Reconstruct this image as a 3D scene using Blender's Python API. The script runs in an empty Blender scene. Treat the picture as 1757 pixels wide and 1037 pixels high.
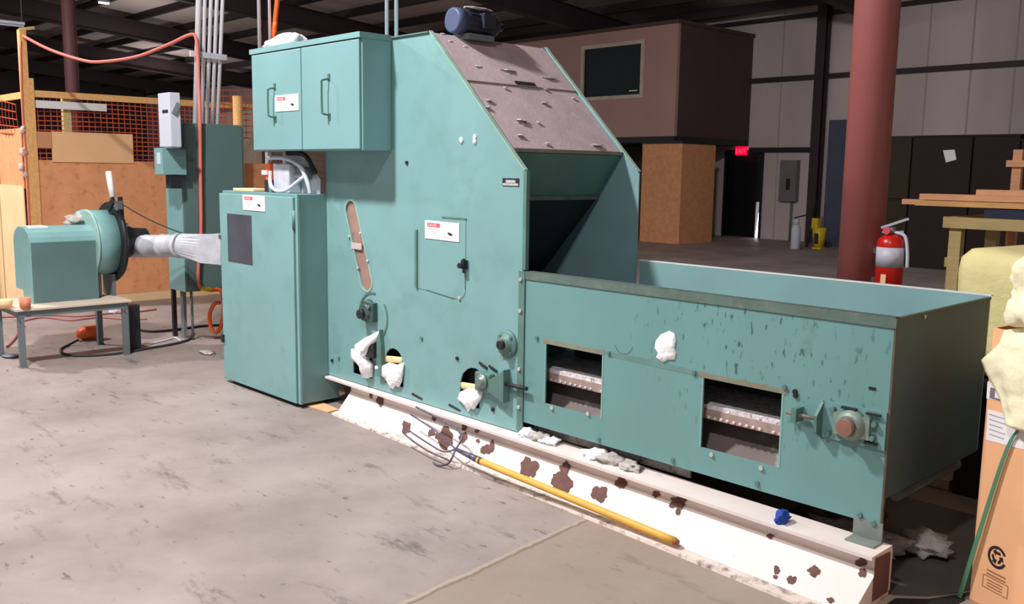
import bpy, bmesh, math, random
from mathutils import Vector, Matrix, noise, geometry

random.seed(7)
scn = bpy.context.scene
COL = scn.collection

# ------------------------------------------------------------------ camera
F_PX = 1588.5
PITCH, ROLL, YAW = .1415, .0144, -.8062
CAM = Vector((3.4404, -3.3751, 1.6))
_c, _s = math.cos(YAW), math.sin(YAW)
_f = Vector((_s*math.cos(PITCH), _c*math.cos(PITCH), -math.sin(PITCH)))
_r = Vector((_c, -_s, 0)); _u = _r.cross(_f)
_cr, _sr = math.cos(ROLL), math.sin(ROLL)
RIGHT = _cr*_r + _sr*_u
UP = -_sr*_r + _cr*_u
FWD = _f
cd = bpy.data.cameras.new('camera')
cam = bpy.data.objects.new('camera', cd); COL.objects.link(cam)
cd.sensor_width = 36; cd.sensor_fit = 'HORIZONTAL'; cd.lens = F_PX/1757*36
cd.clip_end = 300
m = Matrix((RIGHT, UP, -FWD)).transposed().to_4x4(); m.translation = CAM
cam.matrix_world = m
scn.camera = cam

# ------------------------------------------------------------------ world, lights, exposure
w = bpy.data.worlds.new('world'); scn.world = w; w.use_nodes = True
bg = w.node_tree.nodes['Background']
bg.inputs['Color'].default_value = (1.0, .98, 1.0, 1); bg.inputs['Strength'].default_value = .30

def area(name, loc, power, size, color=(1, .975, .985), aim=None, shape='DISK', sy=None):
    l = bpy.data.lights.new(name, 'AREA'); l.energy = power; l.shape = shape; l.size = size
    if sy: l.size_y = sy
    l.color = color
    o = bpy.data.objects.new(name, l); COL.objects.link(o); o.location = loc
    d = (Vector(aim) - Vector(loc)) if aim else Vector((0, 0, -1))
    o.rotation_euler = d.to_track_quat('-Z', 'Y').to_euler()
    return o
area('high_bay_light', (-1.6, -2.9, 5.6), 520, .45)
area('high_bay_light', (-8.6, -3.2, 6.0), 560, .45)
area('high_bay_light', (2.6, -4.4, 5.6), 190, .45)
area('flood_light', (-3.0, 5.5, 5.0), 170, .4, aim=(-8.5, 17, 1.8))  # added fill lamp, aimed to brighten the far wall and office
def roof_fill(loc, power):  # added point lamps that brighten the roof deck from below
    l = bpy.data.lights.new('globe_light', 'POINT'); l.energy = power; l.shadow_soft_size = .25; l.color = (1, .95, .92)
    o = bpy.data.objects.new('globe_light', l); COL.objects.link(o); o.location = loc
roof_fill((-16.0, 8.0, 4.2), 60)
roof_fill((-24.0, 8.0, 4.2), 90)
roof_fill((-32.0, 12.0, 4.2), 110)

vs = scn.view_settings
vs.view_transform = 'Standard'; vs.look = 'None'; vs.gamma = 1.0; vs.use_curve_mapping = False
vs.exposure = 0.0

# ------------------------------------------------------------------ helpers
def P(px, py, ax, val):
    """point of the plane <ax>=val seen at pixel (px, py) of the photograph"""
    d = RIGHT*((px-878.5)/F_PX) + UP*(-(py-518.5)/F_PX) + FWD
    i = 'xyz'.index(ax)
    return CAM + d*((val-CAM[i])/d[i])

def PD(px, py, depth):
    return CAM + (RIGHT*((px-878.5)/F_PX) + UP*(-(py-518.5)/F_PX) + FWD)*depth

def lin(c):
    out = []
    for v in c[:3]:
        v /= 255
        out.append(v/12.92 if v <= .04045 else ((v+.055)/1.055)**2.4)
    return tuple(out)+(1,)

MATS = {}
def mat(name, col, rough=.6, metal=0, var=.12, scale=3.0, col2=None, bump=0, bscale=40, detail=6, spec=.5, stretch=None, thr=None, scuff=None):
    """procedural paint: base colour modulated by noise, optional second colour in blotches, optional bump"""
    if name in MATS: return MATS[name]
    mt = bpy.data.materials.new(name); mt.use_nodes = True
    nt = mt.node_tree; N = nt.nodes; L = nt.links
    b = N['Principled BSDF']
    b.inputs['Roughness'].default_value = rough; b.inputs['Metallic'].default_value = metal
    b.inputs['Specular IOR Level'].default_value = spec
    tc = N.new('ShaderNodeTexCoord'); mp = N.new('ShaderNodeMapping')
    L.new(tc.outputs['Object'], mp.inputs['Vector'])
    if stretch: mp.inputs['Scale'].default_value = stretch
    n = N.new('ShaderNodeTexNoise'); n.inputs['Scale'].default_value = scale; n.inputs['Detail'].default_value = detail
    L.new(mp.outputs['Vector'], n.inputs['Vector'])
    r = N.new('ShaderNodeValToRGB')
    c = lin(col)
    a = tuple(max(0, v*(1-var)) for v in c[:3])+(1,)
    e = tuple(min(1, v*(1+var)) for v in c[:3])+(1,)
    r.color_ramp.elements[0].position = .3; r.color_ramp.elements[0].color = a
    r.color_ramp.elements[1].position = .7; r.color_ramp.elements[1].color = e
    L.new(n.outputs['Fac'], r.inputs['Fac'])
    out = r.outputs['Color']
    if col2 is not None:
        n2 = N.new('ShaderNodeTexNoise'); n2.inputs['Scale'].default_value = scale*2.3; n2.inputs['Detail'].default_value = 8
        n2.inputs['Roughness'].default_value = .65
        L.new(mp.outputs['Vector'], n2.inputs['Vector'])
        r2 = N.new('ShaderNodeValToRGB'); t = thr or (.55, .72)
        r2.color_ramp.elements[0].position = t[0]; r2.color_ramp.elements[0].color = (0, 0, 0, 1)
        r2.color_ramp.elements[1].position = t[1]; r2.color_ramp.elements[1].color = (1, 1, 1, 1)
        L.new(n2.outputs['Fac'], r2.inputs['Fac'])
        mx = N.new('ShaderNodeMix'); mx.data_type = 'RGBA'
        L.new(r2.outputs['Color'], mx.inputs['Factor']); L.new(out, mx.inputs['A']); mx.inputs['B'].default_value = lin(col2)
        out = mx.outputs['Result']
    if scuff:
        mp2 = N.new('ShaderNodeMapping'); mp2.inputs['Scale'].default_value = (1, 1, .35); L.new(tc.outputs['Object'], mp2.inputs['Vector'])
        ns = N.new('ShaderNodeTexNoise'); ns.inputs['Scale'].default_value = 50; ns.inputs['Detail'].default_value = 3; L.new(mp2.outputs['Vector'], ns.inputs['Vector'])
        nm = N.new('ShaderNodeVectorMath'); nm.operation = 'DISTANCE'; nm.inputs[1].default_value = scuff[1]
        mp3 = N.new('ShaderNodeMapping'); mp3.inputs['Scale'].default_value = (1, 1, 1.6); L.new(tc.outputs['Object'], mp3.inputs['Vector']); L.new(mp3.outputs['Vector'], nm.inputs[0])
        r3 = N.new('ShaderNodeValToRGB'); r3.color_ramp.elements[0].position = .615; r3.color_ramp.elements[0].color = (0, 0, 0, 1); r3.color_ramp.elements[1].position = .68; r3.color_ramp.elements[1].color = (.85, .85, .85, 1)
        r4 = N.new('ShaderNodeValToRGB'); r4.color_ramp.elements[0].position = .22; r4.color_ramp.elements[0].color = (1, 1, 1, 1); r4.color_ramp.elements[1].position = .8; r4.color_ramp.elements[1].color = (.02, .02, .02, 1)
        L.new(ns.outputs['Fac'], r3.inputs['Fac']); L.new(nm.outputs['Value'], r4.inputs['Fac'])
        mm = N.new('ShaderNodeMath'); mm.operation = 'MULTIPLY'; L.new(r3.outputs['Color'], mm.inputs[0]); L.new(r4.outputs['Color'], mm.inputs[1])
        mx2 = N.new('ShaderNodeMix'); mx2.data_type = 'RGBA'; L.new(mm.outputs[0], mx2.inputs['Factor']); L.new(out, mx2.inputs['A']); mx2.inputs['B'].default_value = lin(scuff[0])
        out = mx2.outputs['Result']
    L.new(out, b.inputs['Base Color'])
    if bump:
        n3 = N.new('ShaderNodeTexNoise'); n3.inputs['Scale'].default_value = bscale; n3.inputs['Detail'].default_value = 5
        L.new(mp.outputs['Vector'], n3.inputs['Vector'])
        bp = N.new('ShaderNodeBump'); bp.inputs['Strength'].default_value = bump; bp.inputs['Distance'].default_value = .02
        L.new(n3.outputs['Fac'], bp.inputs['Height']); L.new(bp.outputs['Normal'], b.inputs['Normal'])
    MATS[name] = mt
    return mt

def emit(name, col, strength):
    if name in MATS: return MATS[name]
    mt = bpy.data.materials.new(name); mt.use_nodes = True
    b = mt.node_tree.nodes['Principled BSDF']
    b.inputs['Base Color'].default_value = lin(col)
    b.inputs['Emission Color'].default_value = lin(col); b.inputs['Emission Strength'].default_value = strength
    MATS[name] = mt
    return mt

class MB:
    """collects shapes and links them as ONE mesh object"""
    def __init__(s): s.v = []; s.f = []; s.sm = []; s.mi = []; s.cur = 0
    def slot(s, i): s.cur = i; return s
    def add(s, vs_, fs, smooth=False):
        o = len(s.v); s.v += [Vector(v) for v in vs_]
        for f in fs:
            s.f.append([i+o for i in f]); s.sm.append(smooth); s.mi.append(s.cur)
        return s
    def box(s, a, b):
        x0, y0, z0 = a; x1, y1, z1 = b
        if x0 > x1: x0, x1 = x1, x0
        if y0 > y1: y0, y1 = y1, y0
        if z0 > z1: z0, z1 = z1, z0
        return s.add([(x0,y0,z0),(x1,y0,z0),(x1,y1,z0),(x0,y1,z0),(x0,y0,z1),(x1,y0,z1),(x1,y1,z1),(x0,y1,z1)],
                     [(0,3,2,1),(4,5,6,7),(0,1,5,4),(1,2,6,5),(2,3,7,6),(3,0,4,7)])
    def obox(s, o, u, v, n, su, sv, sn):
        """box from corner o along unit dirs u, v, n"""
        o = Vector(o); u = Vector(u)*su; v = Vector(v)*sv; n = Vector(n)*sn
        p = [o, o+u, o+u+v, o+v, o+n, o+u+n, o+u+v+n, o+v+n]
        f = [(0,3,2,1),(4,5,6,7),(0,1,5,4),(1,2,6,5),(2,3,7,6),(3,0,4,7)]
        if u.cross(v).dot(n) < 0: f = [tuple(reversed(q)) for q in f]
        return s.add(p, f)
    def bar(s, p0, p1, wd, ht, up=(0,0,1)):
        """rectangular bar from p0 to p1, wd across, ht along up"""
        p0 = Vector(p0); p1 = Vector(p1); d = (p1-p0); l = d.length; d.normalize()
        sd = d.cross(Vector(up)).normalized(); u2 = sd.cross(d).normalized()
        return s.obox(p0 - sd*wd/2 - u2*ht/2, d, sd, u2, l, wd, ht)
    def cyl(s, p0, p1, r0, r1=None, seg=24, caps=True):
        p0 = Vector(p0); p1 = Vector(p1); r1 = r0 if r1 is None else r1
        d = (p1-p0).normalized()
        a = d.orthogonal().normalized(); b = d.cross(a)
        vs_ = []
        for p, r in ((p0, r0), (p1, r1)):
            for i in range(seg):
                t = 2*math.pi*i/seg
                vs_.append(p + (a*math.cos(t)+b*math.sin(t))*r)
        s.add(vs_, [(i, (i+1) % seg, seg+(i+1) % seg, seg+i) for i in range(seg)], True)
        if caps:
            o = len(s.v)-2*seg
            s.f.append([o+i for i in reversed(range(seg))]); s.sm.append(False); s.mi.append(s.cur)
            s.f.append([o+seg+i for i in range(seg)]); s.sm.append(False); s.mi.append(s.cur)
        return s
    def lathe(s, p0, d, prof, seg=28):
        """prof = [(distance along d, radius)]"""
        p0 = Vector(p0); d = Vector(d).normalized(); a = d.orthogonal().normalized(); b = d.cross(a)
        vs_ = []
        for h, r in prof:
            for i in range(seg):
                t = 2*math.pi*i/seg
                vs_.append(p0 + d*h + (a*math.cos(t)+b*math.sin(t))*r)
        fs = []
        for k in range(len(prof)-1):
            for i in range(seg):
                j = (i+1) % seg
                fs.append((k*seg+i, k*seg+j, (k+1)*seg+j, (k+1)*seg+i))
        s.add(vs_, fs, True)
        o = len(s.v)-len(vs_)
        n = len(prof)
        s.f.append([o+i for i in reversed(range(seg))]); s.sm.append(False); s.mi.append(s.cur)
        s.f.append([o+(n-1)*seg+i for i in range(seg)]); s.sm.append(False); s.mi.append(s.cur)
        return s
    def tube(s, pts, r, seg=10, sub=6):
        pts = [Vector(p) for p in pts]
        if sub > 1 and len(pts) > 2: pts = spline(pts, sub)
        n = len(pts); vs_ = []
        up = None
        for i, p in enumerate(pts):
            t = (pts[min(i+1, n-1)]-pts[max(i-1, 0)]).normalized()
            if up is None: up = t.orthogonal().normalized()
            else:
                up = up - t*up.dot(t)
                up = up.normalized() if up.length > 1e-6 else t.orthogonal().normalized()
            b = t.cross(up)
            for k in range(seg):
                a = 2*math.pi*k/seg
                vs_.append(p+(up*math.cos(a)+b*math.sin(a))*r)
        fs = []
        for i in range(n-1):
            for k in range(seg):
                j = (k+1) % seg
                fs.append((i*seg+k, i*seg+j, (i+1)*seg+j, (i+1)*seg+k))
        s.add(vs_, fs, True)
        o = len(s.v)-len(vs_)
        s.f.append([o+i for i in reversed(range(seg))]); s.sm.append(False); s.mi.append(s.cur)
        s.f.append([o+(n-1)*seg+i for i in range(seg)]); s.sm.append(False); s.mi.append(s.cur)
        return s
    def prism(s, outer, holes, org, U, V, t0, t1):
        """polygon with holes in the (U, V) plane, thickness from t0 to t1 along U x V"""
        org = Vector(org); U = Vector(U); V = Vector(V); Nn = U.cross(V).normalized()
        def ar(q): return sum(q[i][0]*q[(i+1) % len(q)][1]-q[(i+1) % len(q)][0]*q[i][1] for i in range(len(q)))
        outer = list(outer) if ar(outer) > 0 else list(reversed(outer))
        holes = [list(h) if ar(h) < 0 else list(reversed(h)) for h in holes]
        loops = [outer]+holes
        tri = geometry.tessellate_polygon([[Vector((p[0], p[1], 0)) for p in l] for l in loops])
        flat = [p for l in loops for p in l]; n = len(flat)
        vs_ = [org+U*p[0]+V*p[1]+Nn*t0 for p in flat]+[org+U*p[0]+V*p[1]+Nn*t1 for p in flat]
        fs = []
        for t in tri:
            a, b, c = t
            A, B, C_ = flat[a], flat[b], flat[c]
            z = (B[0]-A[0])*(C_[1]-A[1])-(B[1]-A[1])*(C_[0]-A[0])
            if z < 0: a, c = c, a
            fs.append((a+n, b+n, c+n)); fs.append((c, b, a))
        k = 0
        for l in loops:
            m_ = len(l)
            for i in range(m_):
                j = (i+1) % m_
                fs.append((k+i, k+j, k+j+n, k+i+n))
            k += m_
        if t1 < t0: fs = [tuple(reversed(f)) for f in fs]
        return s.add(vs_, fs)
    def yplate(s, outer, holes, y0, y1):
        """plate in the x-z plane between y0 and y1"""
        return s.prism(outer, holes, (0, 0, 0), (1, 0, 0), (0, 0, 1), -y0, -y1) if y1 < y0 else s.prism(outer, holes, (0, 0, 0), (1, 0, 0), (0, 0, 1), -y1, -y0)
    def blob(s, c, rad, seed=0, amp=.35, freq=2.2, sub=3, floor=None):
        bm = bmesh.new(); bmesh.ops.create_icosphere(bm, subdivisions=sub, radius=1)
        c = Vector(c); off = Vector((seed*7.3, seed*3.1, seed*1.7))
        vs_ = []
        for v in bm.verts:
            d = v.co.normalized()
            k = 1 + amp*noise.noise(d*freq+off)*1.4 + amp*.5*noise.noise(d*freq*2.7+off)
            q = Vector((d.x*rad[0]*k, d.y*rad[1]*k, d.z*rad[2]*k)) + c
            if floor is not None and q.z < floor: q.z = floor
            vs_.append(q)
        s.add(vs_, [[v.index for v in f.verts] for f in bm.faces], True)
        bm.free(); return s
    def text(s, txt, org, U, V, h, align='LEFT', th=.001):
        cu = bpy.data.curves.new('t', 'FONT'); cu.body = txt; cu.size = h; cu.align_x = align; cu.resolution_u = 2
        o = bpy.data.objects.new('t', cu); COL.objects.link(o)
        me = bpy.data.meshes.new_from_object(o)
        U = Vector(U).normalized(); V = Vector(V).normalized(); N_ = U.cross(V); org = Vector(org)
        s.add([org+U*v.co.x+V*v.co.y+N_*th for v in me.vertices], [list(p.vertices) for p in me.polygons])
        bpy.data.objects.remove(o); bpy.data.curves.remove(cu); bpy.data.meshes.remove(me)
        return s
    def centre(s):
        xs = [v.x for v in s.v]; ys = [v.y for v in s.v]; zs = [v.z for v in s.v]
        return Vector(((min(xs)+max(xs))/2, (min(ys)+max(ys))/2, min(zs)))

def spline(pts, sub):
    out = []
    n = len(pts)
    for i in range(n-1):
        p0 = pts[max(i-1, 0)]; p1 = pts[i]; p2 = pts[i+1]; p3 = pts[min(i+2, n-1)]
        for k in range(sub):
            t = k/sub
            out.append(.5*((2*p1)+(p2-p0)*t+(2*p0-5*p1+4*p2-p3)*t*t+(3*p1-p0-3*p2+p3)*t**3))
    out.append(pts[-1])
    return out

def circ(cx, cz, r, n=28, a0=0, a1=2*math.pi):
    full = abs(a1-a0-2*math.pi) < 1e-6
    k = n if full else n+1
    return [(cx+r*math.cos(a0+(a1-a0)*i/n), cz+r*math.sin(a0+(a1-a0)*i/n)) for i in range(k)]

def rect(x0, z0, x1, z1): return [(x0, z0), (x1, z0), (x1, z1), (x0, z1)]

def build(name, mb, mats, origin=(0, 0, 0), parent=None, bev=0):
    me = bpy.data.meshes.new(name)
    o_ = Vector(origin)
    me.from_pydata([tuple(v-o_) for v in mb.v], [], mb.f)
    for p, sm_, mi in zip(me.polygons, mb.sm, mb.mi): p.use_smooth = sm_; p.material_index = mi
    for m_ in (mats if isinstance(mats, (list, tuple)) else [mats]): me.materials.append(m_)
    me.update()
    o = bpy.data.objects.new(name, me); COL.objects.link(o)
    if parent: o.parent = parent
    else: o.location = o_
    if bev:
        bv = o.modifiers.new('bevel', 'BEVEL'); bv.width = bev; bv.segments = 2; bv.limit_method = 'ANGLE'; bv.angle_limit = math.radians(50)
    return o

class Thing:
    def __init__(s, name, label, cat, loc, group=None, rotz=0):
        s.o = bpy.data.objects.new(name, None); COL.objects.link(s.o)
        s.o.empty_display_size = .1
        s.loc = Vector(loc); s.o.location = s.loc; s.o.rotation_euler = (0, 0, rotz)
        s.o['label'] = label; s.o['category'] = cat
        if group: s.o['group'] = group
        s.rot = rotz
    def part(s, name, mb, mats, parent=None, bev=0, label=None):
        """mb is in world coordinates, or in the thing's own when it is turned"""
        o = build(name, mb, mats, origin=(0, 0, 0) if s.rot else s.loc, parent=parent or s.o, bev=bev)
        if label: o['label'] = label
        return o

def tag(name, mb, mats, label, cat, group=None, bev=0, kind=None):
    o = build(name, mb, mats, origin=mb.centre(), bev=bev)
    o['label'] = label; o['category'] = cat
    if group: o['group'] = group
    if kind: o['kind'] = kind
    return o

def struct(name, mb, mats, bev=0):
    o = build(name, mb, mats, origin=mb.centre(), bev=bev); o['kind'] = 'structure'
    return o

X, Y, Z = Vector((1, 0, 0)), Vector((0, 1, 0)), Vector((0, 0, 1))

# ------------------------------------------------------------------ materials
GREEN = mat('machine_green', (126, 170, 169), .42, var=.06, scale=2.2, col2=(118, 158, 156), thr=(.5, .75))
GREEN_WORN = mat('worn_green', (110, 155, 153), .45, var=.07, scale=2.0, col2=(82, 118, 112), thr=(.66, .8), stretch=(1.2, 1.2, .6), scuff=((52, 80, 78), (.42, -.475, .88*1.6)))
GREEN_DK = mat('trim_green', (92, 128, 120), .5, var=.12, scale=8, col2=(112, 112, 100), thr=(.55, .7))
GREEN_IN = mat('inner_green', (112, 158, 150), .55, var=.12, scale=4)
BLACKISH = mat('dark_metal', (34, 34, 38), .5, var=.2, scale=6)
STEEL = mat('bare_steel', (150, 152, 155), .35, .8, var=.15, scale=5)
GALV = mat('galvanized', (206, 208, 218), .42, .12, var=.12, scale=14)
ZINC = mat('zinc_bolt', (225, 228, 225), .3, .6, var=.05)
WHITE = mat('white_paint', (238, 236, 232), .5, var=.03)
SIGNW = mat('sign_white', (250, 246, 246), .4, var=.01)
SIGNR = mat('sign_red', (225, 90, 105), .4, var=.03)
SIGNP = mat('sign_pink_ink', (238, 175, 182), .5, var=.03)
INK = mat('black_ink', (38, 36, 40), .6, var=.05)
INKB = mat('brown_ink', (168, 118, 78), .7, var=.05)
DUSTY = mat('dusty_hood', (182, 163, 165), .8, var=.10, scale=7, col2=(200, 184, 184), thr=(.58, .8), bump=.1)
LINT = mat('lint', (250, 249, 250), .95, var=.03, scale=20, bump=.5, bscale=30)
LINT_DIRTY = mat('dirty_lint', (188, 180, 174), .95, var=.25, scale=12, bump=.6, bscale=30)
CREAM = mat('cream_paint', (234, 222, 216), .5, var=.04, scale=5, col2=(206, 188, 180), thr=(.62, .8))
RUST = mat('rust_primer', (104, 70, 62), .8, var=.2, scale=25, col2=(84, 66, 58))
RUSTY = mat('rust_stain', (134, 136, 116), .8, var=.15, scale=14, col2=(150, 120, 106), thr=(.55, .62))
RED_COL = mat('column_red', (172, 98, 94), .5, var=.07, scale=3)
MAROON = mat('steel_maroon', (58, 42, 48), .6, var=.15, scale=2)
DECK = mat('roof_insulation', (206, 190, 184), .8, var=.06, scale=.6)
WALLM = mat('wall_insulation', (214, 198, 194), .75, var=.14, scale=.8, stretch=(1, 1, .35))
DARKWALL = mat('wall_dark', (92, 84, 84), .8, var=.1, scale=.5)
OFFICE = mat('office_brown', (184, 146, 136), .75, var=.05, scale=1)
CARD = mat('cardboard', (244, 184, 136), .85, var=.05, scale=4)
CARDD = mat('cardboard_dark', (46, 32, 30), .9, var=.15, scale=1.5)
CARDD2 = mat('cardboard_olive', (58, 46, 34), .9, var=.15, scale=1.5)
OSB = mat('osb', (226, 160, 112), .85, var=.1, scale=10, col2=(206, 142, 96), thr=(.52, .66), stretch=(1, 1, 1))
PANEL_CARD = mat('worn_cardboard', (240, 168, 118), .9, var=.1, scale=5, col2=(204, 128, 84), thr=(.55, .75))
PANEL_PALE = mat('pale_cardboard', (254, 200, 150), .9, var=.05, scale=3)
PLY = mat('pale_board', (250, 214, 164), .85, var=.06, scale=4)
LUMBER = mat('lumber', (242, 186, 118), .7, var=.1, scale=5, stretch=(1, 6, 6))
LUMBER2 = mat('lumber_pink', (246, 184, 138), .75, var=.1, scale=6, stretch=(1, 8, 8))
PINE = mat('pine', (206, 182, 124), .75, var=.1, scale=6, stretch=(1, 6, 6))
NET = mat('orange_netting', (206, 84, 56), .6, var=.08)
HOSE = mat('salmon_hose', (226, 122, 106), .5, var=.06)
ORANGE = mat('orange_plastic', (238, 104, 40), .45, var=.06)
YELLOW = mat('yellow_plastic', (228, 190, 30), .45, var=.08)
FOAM = mat('yellow_foam', (246, 234, 168), .9, var=.04, scale=8, bump=.25, bscale=30)
FOAM_LT = mat('pale_foam', (252, 244, 206), .9, var=.03, scale=8, bump=.25, bscale=25)
GREY = mat('grey_paint', (108, 116, 120), .5, var=.08)
LGREY = mat('light_grey_paint', (206, 210, 222), .5, var=.04)
CONDUIT = mat('conduit', (248, 246, 252), .4, 0, var=.05)
CABLE = mat('black_rubber', (52, 50, 52), .7, var=.15)
REDP = mat('extinguisher_red', (206, 34, 26), .3, var=.04)
BLUE = mat('blue_rag', (34, 76, 170), .8, var=.15, scale=14)
NAVY = mat('navy_plastic', (34, 44, 70), .5, var=.2, scale=5)
FORKY = mat('fork_handle', (232, 176, 74), .5, var=.1, scale=6, stretch=(2, 10, 10))
FORKB = mat('fork_steel', (104, 98, 122), .4, .2, var=.2, scale=20, col2=(74, 60, 56), thr=(.45, .6))
RCORD = mat('red_cord', (176, 96, 92), .6)
STRAP = mat('green_strap', (88, 140, 108), .4, var=.1)
SMOKED = mat('smoked_window', (74, 74, 84), .22, var=.25, scale=3)
GLASS_DK = mat('office_glass', (38, 48, 50), .5, var=.1, spec=.15)
MOTOR = mat('motor_navy', (40, 44, 62), .45, var=.1)
MOTORF = mat('motor_face', (76, 88, 120), .45, var=.1)

# concrete floor: mottled slab with scuffs, a joint line and a browner bay beyond it
def floor_mat():
    mt = bpy.data.materials.new('concrete'); mt.use_nodes = True
    nt = mt.node_tree; N = nt.nodes; L = nt.links; b = N['Principled BSDF']; b.inputs['Specular IOR Level'].default_value = .2
    geo = N.new('ShaderNodeNewGeometry')
    def nz(scale, detail=8, rough=.6, st=None):
        n = N.new('ShaderNodeTexNoise'); n.inputs['Scale'].default_value = scale; n.inputs['Detail'].default_value = detail
        n.inputs['Roughness'].default_value = rough
        if st:
            mp = N.new('ShaderNodeMapping'); mp.inputs['Scale'].default_value = st; mp.inputs['Rotation'].default_value = (0, 0, .7)
            L.new(geo.outputs['Position'], mp.inputs['Vector']); L.new(mp.outputs['Vector'], n.inputs['Vector'])
        else: L.new(geo.outputs['Position'], n.inputs['Vector'])
        return n.outputs['Fac']
    def ramp(fac, p0, c0, p1, c1):
        r = N.new('ShaderNodeValToRGB'); e = r.color_ramp.elements
        e[0].position = p0; e[0].color = c0; e[1].position = p1; e[1].color = c1
        L.new(fac, r.inputs['Fac']); return r.outputs['Color']
    def mix(f, a, c):
        x = N.new('ShaderNodeMix'); x.data_type = 'RGBA'
        L.new(f, x.inputs['Factor']); L.new(a, x.inputs['A'])
        if isinstance(c, tuple): x.inputs['B'].default_value = c
        else: L.new(c, x.inputs['B'])
        return x.outputs['Result']
    def math_(op, a, v):
        x = N.new('ShaderNodeMath'); x.operation = op
        for i, q in enumerate((a, v)):
            if isinstance(q, (int, float)): x.inputs[i].default_value = q
            else: L.new(q, x.inputs[i])
        return x.outputs[0]
    K = (0, 0, 0, 1); W1 = (1, 1, 1, 1)
    base = ramp(nz(.9), .3, lin((132, 120, 115)), .72, lin((172, 159, 154)))
    base = mix(ramp(nz(2.6, 10, .7), .52, K, .78, (.6, .6, .6, 1)), base, lin((128, 119, 113)))
    base = mix(ramp(nz(1.5, 12, .75, (1, 3.2, 1)), .565, K, .66, (.8, .8, .8, 1)), base, lin((98, 90, 86)))
    base = mix(ramp(nz(6, 6, .65, (1, 2.6, 1)), .62, K, .68, (.75, .75, .75, 1)), base, lin((88, 80, 78)))
    # joint line from (0.69,-0.26) towards (-0.2..,-1.9): signed distance with a noise wobble
    sp = N.new('ShaderNodeSeparateXYZ'); L.new(geo.outputs['Position'], sp.inputs['Vector'])
    a = P(1000, 892, 'z', 0); c = P(700, 1032, 'z', 0); d = (c-a).normalized(); nx, ny = -d.y, d.x
    if nx < 0: nx, ny = -nx, -ny
    k = nx*a.x+ny*a.y
    sd = math_('SUBTRACT', math_('ADD', math_('MULTIPLY', sp.outputs['X'], nx), math_('MULTIPLY', sp.outputs['Y'], ny)), k)
    sd = math_('ADD', sd, math_('MULTIPLY', math_('SUBTRACT', nz(9), .5), .05))
    bay = ramp(math_('ADD', math_('MULTIPLY', sd, 6), .5), .45, K, .55, (.55, .55, .55, 1))
    base = mix(bay, base, lin((152, 134, 118)))
    ab = math_('ABSOLUTE', sd, 0)
    base = mix(ramp(ab, .004, (.5, .5, .5, 1), .016, K), base, lin((186, 168, 152)))
    ab2 = math_('ABSOLUTE', math_('SUBTRACT', sd, .02), 0)
    base = mix(ramp(ab2, .003, (.7, .7, .7, 1), .012, K), base, lin((118, 98, 84)))
    L.new(base, b.inputs['Base Color'])
    rr = ramp(nz(1.3), .3, (.42, .42, .42, 1), .7, (.62, .62, .62, 1)); L.new(rr, b.inputs['Roughness'])
    bp = N.new('ShaderNodeBump'); bp.inputs['Strength'].default_value = .12; bp.inputs['Distance'].default_value = .01
    L.new(nz(30), bp.inputs['Height']); L.new(bp.outputs['Normal'], b.inputs['Normal'])
    return mt

# ------------------------------------------------------------------ building shell
YW = 17.1          # far wall
struct('floor', MB().box((-46, -14, -.2), (16, YW+.6, 0)), floor_mat())
def zc(y): return 5.55 + (YW-y)/12.0
cm = MB(); cm.add([(-46, -14, zc(-14)), (16, -14, zc(-14)), (16, YW+.3, zc(YW+.3)), (-46, YW+.3, zc(YW+.3)),
                   (-46, -14, zc(-14)+.12), (16, -14, zc(-14)+.12), (16, YW+.3, zc(YW+.3)+.12), (-46, YW+.3, zc(YW+.3)+.12)],
                  [(0,1,2,3),(7,6,5,4),(0,4,5,1),(1,5,6,2),(2,6,7,3),(3,7,4,0)])
struct('ceiling', cm, DECK)
wl = MB(); dx0, dx1, dz = -10.05, -9.05, 2.12
wl.prism([(-46, 0), (16, 0), (16, 5.55), (-46, 5.55)], [rect(dx0, .002, dx1, dz)], (0, YW, 0), X, Z, -.3, 0)
struct('wall_far', wl, WALLM)
struct('wall_left', MB().box((-46.3, -14, 0), (-46, YW, 7.9)), DARKWALL)
# seams of the insulation blanket, girts and eave strut
k = 0
def trim(mb, m_):
    global k
    k += 1
    return struct('trim_%d' % k, mb, m_)
for z_, h_ in ((3.86, .11), (5.28, .10)):
    trim(MB().box((-9.55 if z_ < 5 else -46, YW-.11, z_-h_/2), (16, YW-.001, z_+h_/2)), MAROON)
trim(MB().box((-9.4, YW-.05, 2.12), (-7.7, YW-.001, 2.24)), BLACKISH)
for x_ in (-8.62, -6.4, -5.15, -4.25, -3.4, -2.2, -1.0, .4, 2.0, 4.0):
    trim(MB().box((x_-.016, YW-.012, .02), (x_+.016, YW-.001, 5.5)), mat('wall_seam', (186, 172, 168), .8))
# dark wall columns
for x_ in (-7.47, -.4, 6.6):
    mb = MB(); mb.box((x_-.11, YW-.36, 0), (x_+.11, YW-.34, zc(YW)-.1)); mb.box((x_-.11, YW-.14, 0), (x_+.11, YW-.12, zc(YW)-.1)); mb.box((x_-.012, YW-.34, 0), (x_+.012, YW-.14, zc(YW)-.1))
    trim(mb, MAROON)
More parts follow.
